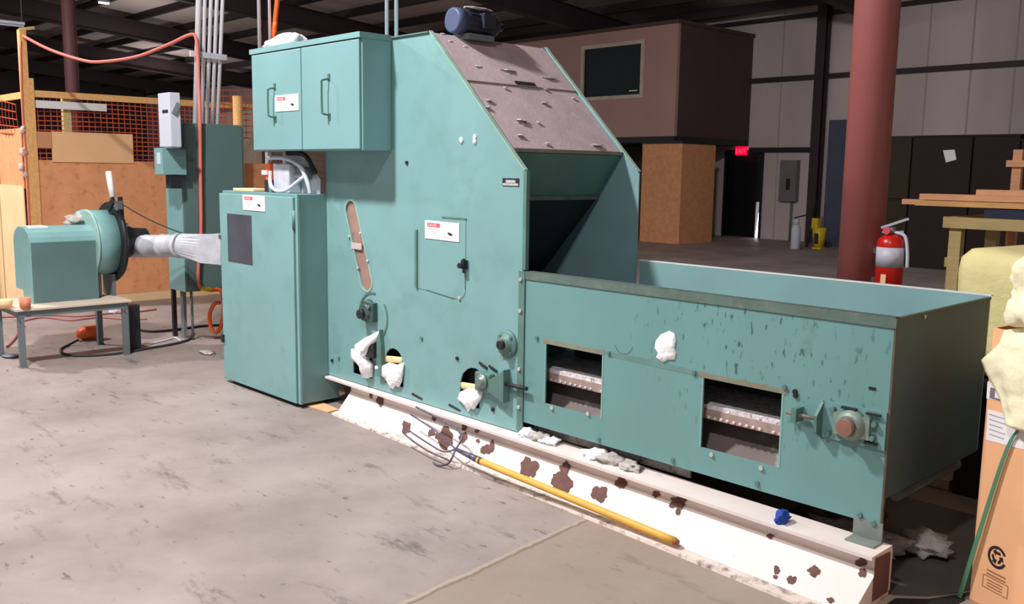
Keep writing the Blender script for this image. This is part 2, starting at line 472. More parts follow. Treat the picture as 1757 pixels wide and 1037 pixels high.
# purlins along x, rafters along y
for i in range(19):
    y_ = 16.4-1.55*i
    z_ = zc(y_)
    mb = MB(); mb.box((-46, y_-.01, z_-.24), (16, y_+.01, z_-.012)); mb.box((-46, y_-.07, z_-.24), (16, y_, z_-.22))
    trim(mb, MAROON)
for x_ in (.87, -6.0, -12.5, -19.3, -26.1, -32.9, -39.7):
    mb = MB()
    for dz_, hw, th in ((-.26, .11, .02), (-.78, .11, .02)):
        a = [(x_-hw, -14, zc(-14)+dz_), (x_+hw, -14, zc(-14)+dz_), (x_+hw, YW-.1, zc(YW-.1)+dz_), (x_-hw, YW-.1, zc(YW-.1)+dz_)]
        mb.add(a+[(p[0], p[1], p[2]+th) for p in a], [(3,2,1,0),(4,5,6,7),(0,1,5,4),(1,2,6,5),(2,3,7,6),(3,0,4,7)])
    a = [(x_-.01, -14, zc(-14)-.77), (x_+.01, -14, zc(-14)-.77), (x_+.01, YW-.1, zc(YW-.1)-.77), (x_-.01, YW-.1, zc(YW-.1)-.77)]
    mb.add(a+[(p[0], p[1], p[2]+.52) for p in a], [(3,2,1,0),(4,5,6,7),(0,1,5,4),(1,2,6,5),(2,3,7,6),(3,0,4,7)])
    trim(mb, MAROON)

# exit door (ajar black leaf, daylight in the gap)
dm = MB().box((dx0, YW+.06, .004), (dx1-.14, YW+.11, dz-.003))
d1 = struct('door_1', dm, mat('door_black', (20, 18, 20), .5))
fr = MB(); fr.box((dx0-.07, YW-.02, 0), (dx0, YW+.14, dz+.06)); fr.box((dx1, YW-.02, 0), (dx1+.07, YW+.14, dz+.06)); fr.box((dx0, YW-.02, dz), (dx1, YW+.14, dz+.06))
fr.box((dx1-.14, YW+.05, .9), (dx1, YW+.12, dz))
build('door_frame', fr, BLACKISH, origin=d1.location, parent=d1)
daylight = MB().prism([(dx1-.2, .0), (dx1+.02, .0), (dx1-.05, .9), (dx1-.1, .9)], [], (0, YW+.2, 0), X, Z, 0, .01)
o = struct('window_1', daylight, emit('daylight', (255, 246, 255), 5.0))  # glowing panel outside the door gap, stands in for daylight

# round steel columns
def column(x, y, r, label, mt):
    t = Thing('steel_column', label, 'column', (x, y, 0), 'round steel columns')
    t.part('shaft', MB().cyl((x, y, .02), (x, y, zc(y)-.775), r, seg=40), mt)
    t.part('base_plate', MB().box((x-r*1.5, y-r*1.5, 0), (x+r*1.5, y+r*1.5, .02)), mt)
column(.87, 2.0, .127, 'red round steel column standing right behind the hopper, fire extinguisher on it', RED_COL)
column(-12.5, 2.03, .105, 'maroon round steel column beyond the orange netting, left edge of the photo', mat('column_maroon', (112, 70, 74), .6, var=.1))
cm_ = PD(454, 40, 22); column(-19.3, cm_.y+1.3, .13, 'far maroon steel column seen between the pipes above the small cabinet', MATS['column_maroon'])

# ------------------------------------------------------------------ machine housing
HX0, HW, HB, HT, HC, HXT = -1.868, .95, .205, 2.37, 1.6, -.784
T = .008
hs = Thing('feeder_housing', 'tall green machine housing with sloping dusty hood, rising behind the low hopper', 'machine', (HX0/2, HW/2, 0))
slope = Vector((-HXT, HC-HT)).normalized()
def stadium(ax, az, bx, bz, r, n=12):
    a = math.atan2(bz-az, bx-ax)
    return circ(ax, az, r, n, a+math.pi/2, a+1.5*math.pi)+circ(bx, bz, r, n, a-math.pi/2, a+math.pi/2)
slot = stadium(-1.583, 1.335, -1.415, .885, .058)
arch2 = [(-1.225, .265), (-1.033, .265)]+circ(-1.129, .40, .096, 14, 0, math.pi)
arch3 = [(-.5, .27), (-.33, .27), (-.33, .49)]+circ(-.41, .415, .09, 10, .6, math.pi)
arch3 = [(-.5, .27), (-.33, .27), (-.33, .488), (-.36, .497), (-.40, .495), (-.44, .48), (-.475, .45), (-.497, .40)]
hole1 = [(-1.575, .265), (-1.36, .265), (-1.36, .45), (-1.575, .41)]
outer = [(HX0, HB), (0, HB), (0, HC), (HXT, HT), (HX0, HT)]
near = MB().yplate(outer, [slot, arch2, arch3, hole1], T, 0)
panel = hs.part('side_panel', near, GREEN)
hs.part('side_panel', MB().yplate(outer, [], HW, HW-T), mat('inner_side_green', (136, 174, 180), .5, var=.1, scale=3, col2=(152, 170, 172), thr=(.62, .8)))
hs.part('end_panel', MB().box((HX0, T, HB), (HX0+T, HW-T, HT)), GREEN)
hs.part('top_panel', MB().box((HX0, T, HT-.03), (HXT, HW-T, HT-.022)), GREEN)
# flanges standing on the panel edges
hs.part('top_flange', MB().box((HX0, -.012, HT-.008), (HXT, .03, HT)), GREEN_DK)
hs.part('top_flange', MB().box((HX0, HW-.03, HT-.008), (HXT, HW+.012, HT)), GREEN_DK)
sd = Vector((-HXT, 0, HC-HT)).normalized(); sn = Vector((-sd.z, 0, sd.x))
for y_ in (-.003, HW-.022):
    hs.part('slope_flange', MB().obox((HXT, y_, HT), sd, Y, sn, math.hypot(HXT, HT-HC), .025, .006), mat('pale_edge', (150, 182, 166), .6, var=.15, scale=10))
# sloping hood: two lapped dusty plates
def sl(t, dn=0): return Vector((HXT*(1-t), 0, HT+(HC-HT)*t)) + sn*dn
LIP = .835
def plate(t0, t1, dn, th):
    mb = MB(); a = sl(t0, dn); b = sl(t1, dn)
    mb.obox((a.x, .022, a.z), sd, Y, sn, (b-a).length, HW-.044, th); return mb
hs.part('hood_plate', plate(0, .36, -.012, .006), DUSTY)
hs.part('hood_plate', plate(.35, LIP, -.020, .006), DUSTY)
p_ = sl(.335, -.004)
hs.part('hood_catch', MB().obox((p_.x, .42, p_.z), sd, Y, sn, .02, .16, .006), BLACKISH)
lp = sl(LIP)
hs.part('hood_lip', MB().box((lp.x-.02, .01, lp.z-.03), (lp.x+.004, HW-.01, lp.z-.012)), mat('dusty_lip', (140, 134, 126), .8, var=.15, scale=20))
# inclined chute under the hood, ledge and lower apron plate
c0 = Vector((lp.x-.02, 0, lp.z-.03)); c1 = Vector((-.326, 0, 1.453)); c2 = Vector((-.80, 0, .93))
def slab(a, b, th):
    d = (b-a); l = d.length; d.normalize(); n_ = Vector((d.z, 0, -d.x))
    return MB().obox((a.x, T, a.z), d, Y, n_, l, HW-2*T, -th)
hs.part('chute_plate', slab(c0, c1, .006), GREEN_IN)
hs.part('chute_ledge', MB().box((c1.x-.01, T, c1.z-.022), (c1.x+.02, HW-T, c1.z+.004)), mat('ledge_green', (96, 116, 110), .7, var=.2, scale=20))
ap = hs.part('apron_plate', slab(c1-Vector((.012, 0, .02)), c2, .006), mat('apron_dark', (40, 52, 58), .6, var=.15, scale=3))  # shade of the underside is painted into this dark colour
hr_ = c1+Vector((-.085, 0, -.105)); hs.part('hatch_rim', MB().box((hr_.x-.004, T, hr_.z-.004), (hr_.x+.03, .34, hr_.z+.004)), GREEN_DK, parent=ap)
# inspection slot: brown pane, rim, bolts
sw = hs.part('inspection_slot', MB().yplate(stadium(-1.583, 1.335, -1.415, .885, .062), [], .013, T+.0005), mat('slot_pane', (164, 132, 120), .35, var=.12, scale=6, col2=(112, 84, 78), thr=(.55, .8)))
hs.part('rim', MB().yplate(stadium(-1.583, 1.335, -1.415, .885, .068), [stadium(-1.583, 1.335, -1.415, .885, .056)], 0, -.004), mat('rim_pale', (150, 186, 176), .5, var=.1), parent=sw)
for bx_, bz_ in ((-1.60, 1.16), (-1.475, 1.19), (-1.395, 1.02), (-1.505, .965)):
    hs.part('bolt', MB().cyl((bx_, 0, bz_), (bx_, -.012, bz_), .009, seg=10), ZINC, parent=sw)
hs.part('tape', MB().box((-1.575, -.0005, 1.085), (-1.46, -.0065, 1.125)), mat('tape', (206, 190, 188), .6), parent=sw)
# access door, with hinge strip, top seam and latch
door_poly = rect(-.885, .92, -.455, 1.325)
door_poly = [(-.885, .90), (-.55, .875)]+circ(-.515, .935, .06, 8, -math.pi/2, 0)+[(-.455, 1.325), (-.885, 1.325)]
ad = hs.part('access_door', MB().yplate(door_poly, [], -.0005, -.003), GREEN)
hs.part('hinge', MB().box((-.905, 0, .90), (-.885, -.012, 1.245)), GREEN_DK, parent=ad)
hs.part('seam', MB().box((-.66, -.001, 1.325), (-.45, -.006, 1.333)), GREEN_DK, parent=ad)
lt = MB(); lt.box((-.475, -.003, 1.05), (-.435, -.02, 1.10)); lt.cyl((-.462, -.02, 1.07), (-.462, -.045, 1.07), .016, seg=12); lt.box((-.45, -.02, 1.03), (-.438, -.03, 1.11))
hs.part('latch', lt, BLACKISH, parent=ad)
hs.part('seam', MB().yplate([(-.80, .895), (-.56, .872), (-.56, .876), (-.80, .899)], [], -.003, -.0042), GREEN_DK, parent=ad)
hs.part('seam', MB().yplate([(-.459, .935), (-.455, .935), (-.455, 1.03), (-.459, 1.03)], [], -.003, -.0042), GREEN_DK, parent=ad)

def danger_sign(x0, z0, x1, z1, y, tilt=0):
    """white safety sign in the x-z plane: plate, red header, ink"""
    w_, h_ = x1-x0, z1-z0
    U = Vector((1, 0, tilt)).normalized(); V = Z; o_ = Vector((x0, y, z0))
    pl = MB().prism(rect(0, 0, w_, h_), [], o_, U, V, 0, .003)
    hd = MB().prism(rect(.07*w_, .66*h_, .45*w_, .88*h_), [], o_, U, V, .003, .0036)
    tx = MB().text('DANGER', o_+U*(.095*w_)+V*(.70*h_), U, V, .19*h_, th=.0042)
    ik = MB()
    for a, b, c, d in ((.08, .52, .44, .56), (.2, .40, .36, .43), (.2, .32, .36, .35), (.55, .16, .92, .19), (.68, .74, .76, .76)):
        ik.prism(rect(a*w_, b*h_, c*w_, d*h_), [], o_, U, V, .003, .0036)
    hand = MB().prism([(.66*w_, .42*h_), (.72*w_, .46*h_), (.80*w_, .40*h_), (.82*w_, .30*h_), (.74*w_, .28*h_), (.70*w_, .34*h_)], [], o_, U, V, .003, .0036)
    return pl, hd, tx, ik, hand
def put_sign(t, parent, *a, **kw):
    pl, hd, tx, ik, hand = danger_sign(*a, **kw)
    if isinstance(t, Thing):
        s_ = t.part('danger_sign', pl, SIGNW, parent=parent, label='white safety sign with red header')
        if parent is None or parent == t.o:
            t.part('header', hd, SIGNR, parent=s_); t.part('lettering', tx, SIGNW, parent=s_); t.part('small_print', ik, SIGNP, parent=s_); t.part('hand_symbol', hand, INK, parent=s_)
put_sign(hs, None, -.813, 1.20, -.507, 1.305, -.004, tilt=-.012)
# name plate
npl = hs.part('name_plate', MB().box((-.161, 0, 1.517), (-.036, -.003, 1.558)), INK)
q = MB(); q.box((-.157, -.003, 1.520), (-.040, -.004, 1.532)); q.box((-.135, -.003, 1.534), (-.062, -.004, 1.549))
hs.part('lettering', q, mat('plate_silver', (190, 188, 192), .4, var=.2, scale=120), parent=npl)
# bearings on the near side
def flange_bearing(t, x, z, r, mt):
    b_ = t.part('flange_bearing', MB().lathe((x, 0, z), -Y, [(0, r), (.012, r), (.016, r*.86), (.022, r*.6), (.04, r*.55), (.042, r*.3)]), mt)
    t.part('shaft_end', MB().cyl((x, -.04, z), (x, -.065, z), r*.32, seg=18), BLACKISH, parent=b_)
    for a in range(4):
        an = math.pi/4+a*math.pi/2
        t.part('bolt', MB().cyl((x+r*.78*math.cos(an), -.012, z+r*.78*math.sin(an)), (x+r*.78*math.cos(an), -.026, z+r*.78*math.sin(an)), .009, seg=6), GREEN_DK, parent=b_)
flange_bearing(hs, -.105, .675, .075, GREEN_DK)
sb = MB(); sb.lathe((-1.385, 0, .70), -Y, [(0, .075), (.02, .072), (.03, .05), (.05, .048)]); sb.box((-1.43, 0, .64), (-1.30, -.035, .76))
sb_o = hs.part('shaft_bearing', sb, mat('bearing_dark', (74, 96, 92), .5, .2, var=.3, scale=25))
hs.part('shaft_end', MB().cyl((-1.395, -.05, .685), (-1.395, -.075, .685), .03, seg=16), BLACKISH, parent=sb_o)
hs.part('bolt', MB().cyl((-1.335, -.035, .735), (-1.335, -.05, .735), .012, seg=8), GREEN_DK, parent=sb_o)
arcm = MB()
cz_, cx_ = .67, -1.345
def arc(a0, a1, r, th=.005, wd=.012):
    mb = MB(); a = circ(cx_, cz_, r+wd/2, 16, a0, a1); b = list(reversed(circ(cx_, cz_, r-wd/2, 16, a0, a1)))
    return mb.yplate(a+b, [], 0, -th)
hs.part('guard_arc', arc(1.4, 2.9, .15), GREEN_DK); hs.part('guard_arc', arc(-1.0, .65, .15), GREEN_DK)
# bracket by the first opening and the middle bearing
bk = hs.part('bracket', MB().prism([(-1.275, .30), (-1.225, .30), (-1.225, .50), (-1.24, .60), (-1.27, .52)], [], (0, 0, 0), X, Z, 0, .03), GREEN_DK)
hs.part('shaft_end', MB().box((-1.37, 0, .415), (-1.275, -.05, .50)), BLACKISH, parent=bk)
bb = hs.part('bearing_block', MB().box((-.325, 0, .385), (-.20, -.045, .495)), GREEN_DK, bev=.01)
hs.part('shaft_end', MB().lathe((-.255, -.045, .45), -Y, [(0, .042), (.012, .04), (.014, .024), (.035, .024)]), mat('bearing_grey', (120, 140, 132), .4, .3, var=.2, scale=30), parent=bb)
gus = MB().prism([(-.20, .40), (-.085, .36), (-.085, .54), (-.14, .50), (-.20, .47)], [], (0, 0, 0), X, Z, 0, .05)
hs.part('gusset', gus, GREEN_DK, parent=bb)
hs.part('adjusting_screw', MB().cyl((-.09, -.03, .462), (.075, -.03, .465), .011, seg=10), BLACKISH, parent=bb)
for (bx_, bz_) in ((-.33, .53), (-.25, .525)): hs.part('clip', MB().obox((bx_, -.008, bz_), (.93, 0, -.3), Z, Y, .07, .012, .008), BLACKISH, parent=bb)
# bottom slots
for bx_ in (-.95, -.60): hs.part('slot', MB().yplate([(bx_, .238), (bx_+.10, .222), (bx_+.11, .232), (bx_+.01, .25)], [], 0, -.003), BLACKISH)
# bolts and weld buttons
for bx_, bz_, m_ in ((-.505, .88, ZINC), (-.52, .53, BLACKISH), (-.215, .29, BLACKISH), (-.85, .60, GREEN_DK), (-1.82, .31, BLACKISH), (-1.74, .34, GREEN_DK), (-.99, 1.635, BLACKISH)):
    hs.part('bolt', MB().cyl((bx_, 0, bz_), (bx_, -.009, bz_), .011, seg=10), m_)
# specks of lint stuck on the panel and hood
for i, (px, py) in enumerate(((792, 241), (815, 236), (815, 243))):
    p = P(px, py, 'y', 0); tag('lint_speck', MB().blob((p.x, -.003, p.z), (.014, .006, .018), i+3, .4, sub=2), LINT, 'tiny white lint speck stuck high on the green housing below the slope', 'lint', 'lint specks on the housing side')
def hoodpt(px, py):
    # intersection of the pixel ray with the hood plane
    d = RIGHT*((px-878.5)/F_PX) + UP*(-(py-518.5)/F_PX) + FWD
    t = (sl(0, -.006)-CAM).dot(sn)/d.dot(sn)
    return CAM+d*t
for i, (px, py, sx) in enumerate(((820, 114, .03), (872, 121, .06), (840, 172, .03), (937, 153, .02), (895, 206, .05), (942, 134, .06), (985, 168, .02), (893, 232, .03), (838, 184, .025), (935, 176, .03), (760, 58, .02), (773, 71, .02), (808, 62, .04), (798, 80, .02), (925, 210, .02), (940, 246, .02), (1025, 249, .05), (868, 150, .02))):
    p = hoodpt(px, py)
    tag('lint_speck', MB().blob(p, (sx*.28, sx*.8, .0035), i+30, .7, 3.0, sub=3), LINT, 'pale lint speck lying on the dusty sloping hood', 'lint', 'lint specks on the hood')

# lint tufts hanging out of the openings
def tuft(pts, y, label, seed, th=.02, mt=None):
    """ragged flat clump: outline in pixels on the housing side"""
    mb = MB()
    q = [P(a, b, 'y', y) for a, b in pts]
    for i, p in enumerate(q):
        pass
    cx = sum(p.x for p in q)/len(q); cz = sum(p.z for p in q)/len(q)
    rings = [(1.0, .0), (.93, th*.6), (.6, th), (.2, th*1.15)]
    vs_ = []; n = len(q)
    for k_, (sc, h) in enumerate(rings):
        for i, p in enumerate(q):
            v = Vector((cx+(p.x-cx)*sc, y-h, cz+(p.z-cz)*sc))
            v.y -= th*.5*noise.noise(Vector((v.x*30, seed, v.z*30))) if k_ else 0
            vs_.append(v)
    fs = []
    for k_ in range(3):
        for i in range(n):
            j = (i+1) % n
            fs.append((k_*n+i, k_*n+j, (k_+1)*n+j, (k_+1)*n+i))
    fs.append([3*n+i for i in range(n)]); fs.append([i for i in reversed(range(n))])
    mb.add(vs_, fs, True)
    bm = bmesh.new(); me = bpy.data.meshes.new('x'); me.from_pydata([tuple(v) for v in mb.v], [], mb.f); bm.from_mesh(me)
    bmesh.ops.recalc_face_normals(bm, faces=bm.faces)
    mb2 = MB(); mb2.add([v.co.copy() for v in bm.verts], [[v.index for v in f.verts] for f in bm.faces], True); bm.free(); bpy.data.meshes.remove(me)
    return tag('lint_tuft', mb2, mt or LINT, label, 'lint', 'lint tufts on the machine')
tuft([(607,598),(616,606),(617,590),(630,578),(642,573),(654,566),(651,582),(643,593),(638,606),(634,616),(641,626),(639,647),(629,650),(627,634),(618,624),(608,614)], -.012, 'white lint streaming over the first square opening of the green housing', 1, th=.05)
tuft([(655,628),(668,622),(682,626),(693,622),(692,640),(690,655),(685,665),(680,660),(675,668),(670,666),(664,655),(660,648),(654,644)], -.010, 'bright white lint hanging below the arched opening beside the black bracket', 2)
tuft([(646,628),(653,624),(656,632),(650,636),(645,634)], -.010, 'small white lint wad beside the arched opening, lowest of the black bracket', 3)
tuft([(791,672),(805,666),(820,668),(830,672),(826,685),(818,697),(814,703),(808,700),(804,707),(799,696),(793,690),(786,684)], -.010, 'white lint spilling from the arched opening next to the bearing block', 4)
tuft([(789,655),(820,660),(824,667),(812,671),(795,669),(789,664)], .012, 'flat cream lint bridging the lower part of the arched opening by the bearing block', 5, th=.01, mt=PLY)
tuft([(660,610),(690,613),(692,624),(662,622)], .012, 'flat cream lint bridging the arched opening by the black bracket', 6, th=.01, mt=PLY)
tuft([(1126,584),(1134,574),(1148,568),(1158,572),(1161,584),(1158,596),(1161,606),(1158,618),(1146,618),(1138,623),(1126,614),(1129,606),(1123,597)], -.001, 'white paper-like lint patch stuck on the hopper side', 7, th=.01)
# dark interior body so the openings look into a casing
hs.part('inner_casing', MB().box((HX0+.02, .30, HB+.02), (-.86, .31, 1.6)), BLACKISH)
hs.part('inner_floor', MB().box((HX0+.02, .02, HB), (-.02, HW-.02, HB+.01)), BLACKISH)
rl = hs.part('inner_roller', MB().cyl((-.42, .06, .40), (-.42, HW-.06, .40), .08), BLACKISH)

# ------------------------------------------------------------------ hopper
X1, PB, PT = 1.98, .27, 1.08
hp = Thing('feed_hopper', 'long low green open-topped hopper with two square windows, in front of the hood', 'machine', (X1/2, HW/2, 0))
win1 = rect(.18, .403, .561, .717); win2 = rect(1.148, .391, 1.532, .706)
hpn = MB().yplate(rect(.024, PB, X1, PT), [win1, win2], T, 0)
hp.part('side_panel', hpn, GREEN_WORN)
hp.part('side_panel', MB().yplate(rect(.024, .38, X1, PT), [], HW, HW-T), mat('inner_hopper_green', (140, 182, 182), .5, var=.08, scale=2.5))
hp.part('end_panel', MB().box((X1-T, T, .375), (X1, HW-T, PT-.012)), mat('end_green', (72, 92, 98), .55, var=.12, scale=2, col2=(84, 82, 82), thr=(.5, .7)))  # darker than the side panel: shade on this end is in the colour
rim = MB(); rim.box((.024, -.006, PT-.042), (X1+.004, 0, PT-.0042)); rim.box((.024, -.006, PT-.004), (X1, .035, PT))
hp.part('rim', rim, mat('rim_dusty', (92, 114, 106), .6, var=.15, scale=9, col2=(120, 122, 108), thr=(.52, .7)))
hp.part('rim', MB().box((.024, HW-.009, PT+.0005), (X1+.004, HW+.018, PT+.007)), mat('rim_white', (236, 240, 238), .5, var=.06))  # white colour paints the light falling on the rim top
rim = MB(); rim.box((X1-.012, 0, PT-.016), (X1+.003, HW, PT-.004))
hp.part('rim', rim, mat('rim_dark', (86, 92, 84), .6, var=.2, scale=15))
hp.part('corner_edge', MB().box((X1-.004, -.003, PB), (X1+.004, .01, PT-.042)), mat('edge_brown', (96, 84, 72), .7, var=.2, scale=10))
# bolted flange at the joint with the housing
fg = hs.part('joint_flange', MB().box((-.022, -.008, .215), (.022, 0, 1.078)), GREEN_DK, label='dark flange with bright bolts')
hs.part('flange_edge', MB().box((-.002, -.004, 1.085), (.022, .02, HC)), GREEN_DK)
for zz in (1.035, .868, .555, .348, .46):
    hs.part('bolt', MB().cyl((-.003 if zz != .46 else -.03, -.008, zz), (-.003 if zz != .46 else -.03, -.018, zz), .010, seg=10), ZINC, parent=fg)
# rust bands over the windows (stain strips with ragged lower edge)
for x0, x1, zt in ((.16, .575, .717), (1.125, 1.56, .706)):
    n = 16; pts = []
    for i in range(n+1): pts.append((x0+(x1-x0)*i/n, zt+.001))
    for i in range(n, -1, -1): pts.append((x0+(x1-x0)*i/n, zt+.024+.002*math.sin(i*1.7)))
    hp.part('stain_strip', MB().yplate(pts, [], 0, -.0012), RUSTY)
for x0, x1, z0, z1 in ((.174, .180, .40, .717), (.561, .569, .40, .717), (1.141, 1.148, .389, .706), (1.532, 1.540, .389, .706)):
    hp.part('window_edge', MB().box((x0, 0, z0), (x1, -.0015, z1)), mat('edge_pale_green', (134, 178, 170), .5, var=.06))
# bolts and studs on the near side
for px, py, m_ in ((922,580,GREEN_DK),(1045,606,GREEN_DK),(948,700,ZINC),(1010,710,ZINC),(1192,640,GREEN_DK),(1347,665,GREEN_DK),(1222,780,ZINC),(1307,803,ZINC),(1500,898,GREEN_DK),(1476,884,GREEN_DK),(1300,830,GREEN_DK),(1028,754,GREEN_DK),(1155,790,GREEN_DK),(1365,672,BLACKISH),(1366,679,BLACKISH)):
    p = P(px, py, 'y', 0); hp.part('bolt', MB().cyl((p.x, 0, p.z), (p.x, -.010, p.z), .010, seg=10), m_)
p = P(1496, 667, 'y', 0); hp.part('slot', MB().box((p.x-.012, 0, p.z-.006), (p.x+.016, -.002, p.z+.006)), BLACKISH)
# old circular scar
hp.part('scar', MB().yplate(circ(.69, .80, .060, 14, 3.5, 6.0)+list(reversed(circ(.69, .80, .054, 14, 3.5, 6.0))), [], 0, -.001), GREEN_DK)
# take-up bearing at the end
tb = hp.part('bearing_plate', MB().box((1.715, 0, .568), (1.975, -.010, .716)), GREEN_WORN)
bh = MB(); bh.lathe((1.845, -.01, .643), -Y, [(0, .062), (.02, .06), (.03, .05), (.04, .042)]); bh.box((1.775, -.01, .60), (1.92, -.03, .685))
hp.part('bearing_housing', bh, mat('bearing_worn', (134, 150, 140), .5, .2, var=.2, scale=25), parent=tb)
hp.part('shaft_end', MB().cyl((1.845, -.045, .643), (1.845, -.085, .643), .033, seg=22), mat('rusty_shaft', (150, 112, 98), .55, .3, var=.15, scale=20), parent=tb)
hp.part('end_stop', MB().prism([(0, .560), (.055, .590), (.06, .66), (.0, .718)], [], (1.715, 0, 0), -Y, Z, -.006, .006), GREEN_DK, parent=tb)
hp.part('adjusting_screw', MB().cyl((1.575, -.035, .643), (1.715, -.035, .643), .008, seg=10), mat('rusty_rod', (132, 118, 104), .6, .3), parent=tb)
nut = MB(); nut.box((1.61, 0, .615), (1.632, -.06, .672))
hp.part('screw_bracket', nut, GREEN_DK, parent=tb)
for a, b, c, d in ((1.80, .703, 1.86, .711), (1.90, .699, 1.955, .706), (1.90, .585, 1.95, .592)):
    hp.part('slide_lip', MB().box((a, -.010, b), (c, -.026, d)), BLACKISH, parent=tb)
for xx, zz in ((1.75, .59), (1.935, .665), (1.765, .69), (1.93, .61)):
    hp.part('bolt', MB().cyl((xx, -.01, zz), (xx, -.03, zz), .011, seg=6), GREEN_DK, parent=tb)
# foot on the beam, conveyor bed, return run with studs, bottom pan
ft = MB(); ft.box((1.872, -.004, .205), (1.988, .004, PB+.012)); ft.box((1.872, -.07, .201), (1.988, 0, .207))
hp.part('foot', ft, mat('foot_grey', (128, 138, 132), .6, var=.15, scale=12))
hp.part('lower_rail', MB().box((.03, .07, .205), (1.05, .08, .285)), mat('rail_dusty', (150, 144, 138), .9, var=.3, scale=9, col2=(92, 82, 78), thr=(.5, .65)))
hp.part('conveyor_bed', MB().box((.02, T, .765), (X1-T, HW-T, .785)), mat('bed_dark', (58, 60, 60), .6, var=.2))
rr = hp.part('return_run', MB().box((.03, .06, .508), (X1-.06, HW-.05, .552)), mat('return_pink', (170, 148, 140), .8, var=.2, scale=20))
for i in range(13):
    xx = .165+i*.0345
    if i not in (9, 11): hp.part('stud', MB().blob((xx, .058, .517), (.0095, .008, .0095), i, 0, sub=1), ZINC, parent=rr)
for i in range(13):
    xx = 1.145+i*.0325
    if i not in (9,): hp.part('stud', MB().blob((xx, .058, .517), (.0095, .008, .0095), i, 0, sub=1), mat('stud_pink', (240, 214, 206), .4, var=.05), parent=rr)
hp.part('lint_layer', MB().box((.03, .064, .5521), (X1-.06, HW-.06, .572)), mat('lint_layer', (232, 224, 226), .95, var=.12, scale=25, col2=(168, 154, 150), thr=(.55, .62), bump=.6), parent=rr)
hp.part('baffle', MB().prism([(.035, .30), (.03, .31), (.20, .50), (.21, .50)], [], (.03, 0, 0), Y, Z, 0, X1-.1), mat('baffle_grey', (112, 100, 96), .7, var=.2, scale=3, col2=(190, 186, 190), thr=(.6, .75)))  # plate added inside, slanted to catch light through the windows
hp.part('bottom_pan', MB().box((.02, T, PB+.005), (1.62, HW-T, PB+.012)), mat('pan_grey', (120, 110, 106), .6, var=.25, scale=4))
hp.part('rear_casing', MB().box((.02, .40, .29), (X1-.1, .41, .76)), mat('casing_dark', (60, 54, 54), .7, var=.2))
hp.part('return_shaft', MB().cyl((1.90, .30, .30), (1.90, HW-.02, .30), .026, seg=18), mat('shaft_grey_green', (118, 122, 112), .6, var=.1))
q_ = P(1588, 533, 'x', X1+.0005); hp.part('paint_chip', MB().prism([(q_.y-.02, PT-.018), (q_.y+.02, PT-.018), (q_.y+.018, q_.z-.02), (q_.y, q_.z-.035), (q_.y-.018, q_.z-.01)], [], (X1, 0, 0), Y, Z, 0, .0012), WHITE)
hp.part('smudge_band', MB().yplate([(.60, .716), (1.12, .708), (1.12, .730), (.90, .742), (.60, .742)], [], 0, -.0008), mat('smudge', (104, 140, 134), .6, var=.1, scale=9, col2=(116, 150, 146)))

# ------------------------------------------------------------------ motor on top
mx, my = -.79, .20
mo = Thing('electric_motor', 'dark blue electric motor on top of the hood', 'motor', (mx, my+.2, HT-.02))
mz = HT+.082
bdy = MB().lathe((mx, my+.03, mz), Y, [(0, .070), (.02, .075), (.24, .075), (.27, .06)], 30)
b_ = mo.part('body', bdy, MOTOR)
for i in range(14):
    an = math.pi*(i+.5)/14*1.9-.6
    d = Vector((math.cos(an), 0, math.sin(an)))
    mo.part('fin', MB().obox(Vector((mx, my+.06, mz))+d*.073-d.cross(Y)*.002, Y, d, d.cross(Y), .17, .009, .004), MOTOR, parent=b_)
mo.part('fan_cover', MB().lathe((mx, my-.03, mz), Y, [(0, .060), (.006, .072), (.06, .077)], 30), MOTORF)
mo.part('junction_box', MB().box((mx+.03, my+.13, mz-.04), (mx+.10, my+.23, mz+.05)), MOTOR, bev=.006)
mo.part('foot', MB().box((mx-.07, my+.04, HT-.0215), (mx+.07, my+.24, HT+.012)), GREY)
mo.part('drive_end', MB().cyl((mx, my+.27, mz), (mx, my+.36, mz), .025), BLACKISH)
tag('lint_tuft', MB().blob((mx+.01, my+.16, mz+.080), (.045, .10, .012), 4, .4), LINT_DIRTY, 'dusty lint lying on the blue motor top', 'lint', 'lint tufts on the machine')

# ------------------------------------------------------------------ upper cabinet
UX0, UX1, UY, UZ0, UZ1 = -2.425, -1.138, -.21, 1.705, 2.372
uc = Thing('wall_cabinet', 'small green two-door cabinet with black-green pull handles, high on the housing', 'cabinet', ((UX0+UX1)/2, UY/2, UZ0))
uc.part('body', MB().box((UX0, UY, UZ0), (UX1, -.002, UZ1)), mat('cabinet_green', (123, 165, 166), .42, var=.05, scale=2.5), bev=.004)
uc.part('lid', MB().box((UX0-.006, UY-.022, UZ1-.026), (UX1+.006, -.0005, UZ1+.006)), GREEN)
midx = -1.785
for x0, x1 in ((UX0+.012, midx-.005), (midx+.005, UX1-.012)):
    d_ = uc.part('door', MB().box((x0, UY-.016, UZ0+.006), (x1, UY-.001, UZ1-.034)), MATS['cabinet_green'], bev=.003)
    if x0 < -2: hx, z0, z1, ox = -2.11, 1.92, 2.11, -.06
    else: hx, z0, z1, ox = -1.465, 1.915, 2.13, -.06
    hb = MB().tube([(hx, UY-.016, z0), (hx-.01, UY-.055, z0+.008), (hx-.015, UY-.06, z0+.03), (hx-.015, UY-.06, z1-.03), (hx-.01, UY-.055, z1-.008), (hx, UY-.016, z1)], .006, sub=4)
    hb.box((hx-.012, UY-.02, z0-.03), (hx+.012, UY-.016, z0+.012)); hb.box((hx-.012, UY-.02, z1-.012), (hx+.012, UY-.016, z1+.03))
    uc.part('handle', hb, mat('handle_green', (70, 104, 94), .5), parent=d_)
put_sign(uc, None, -2.105, 1.957, -1.815, 2.06, UY-.017)
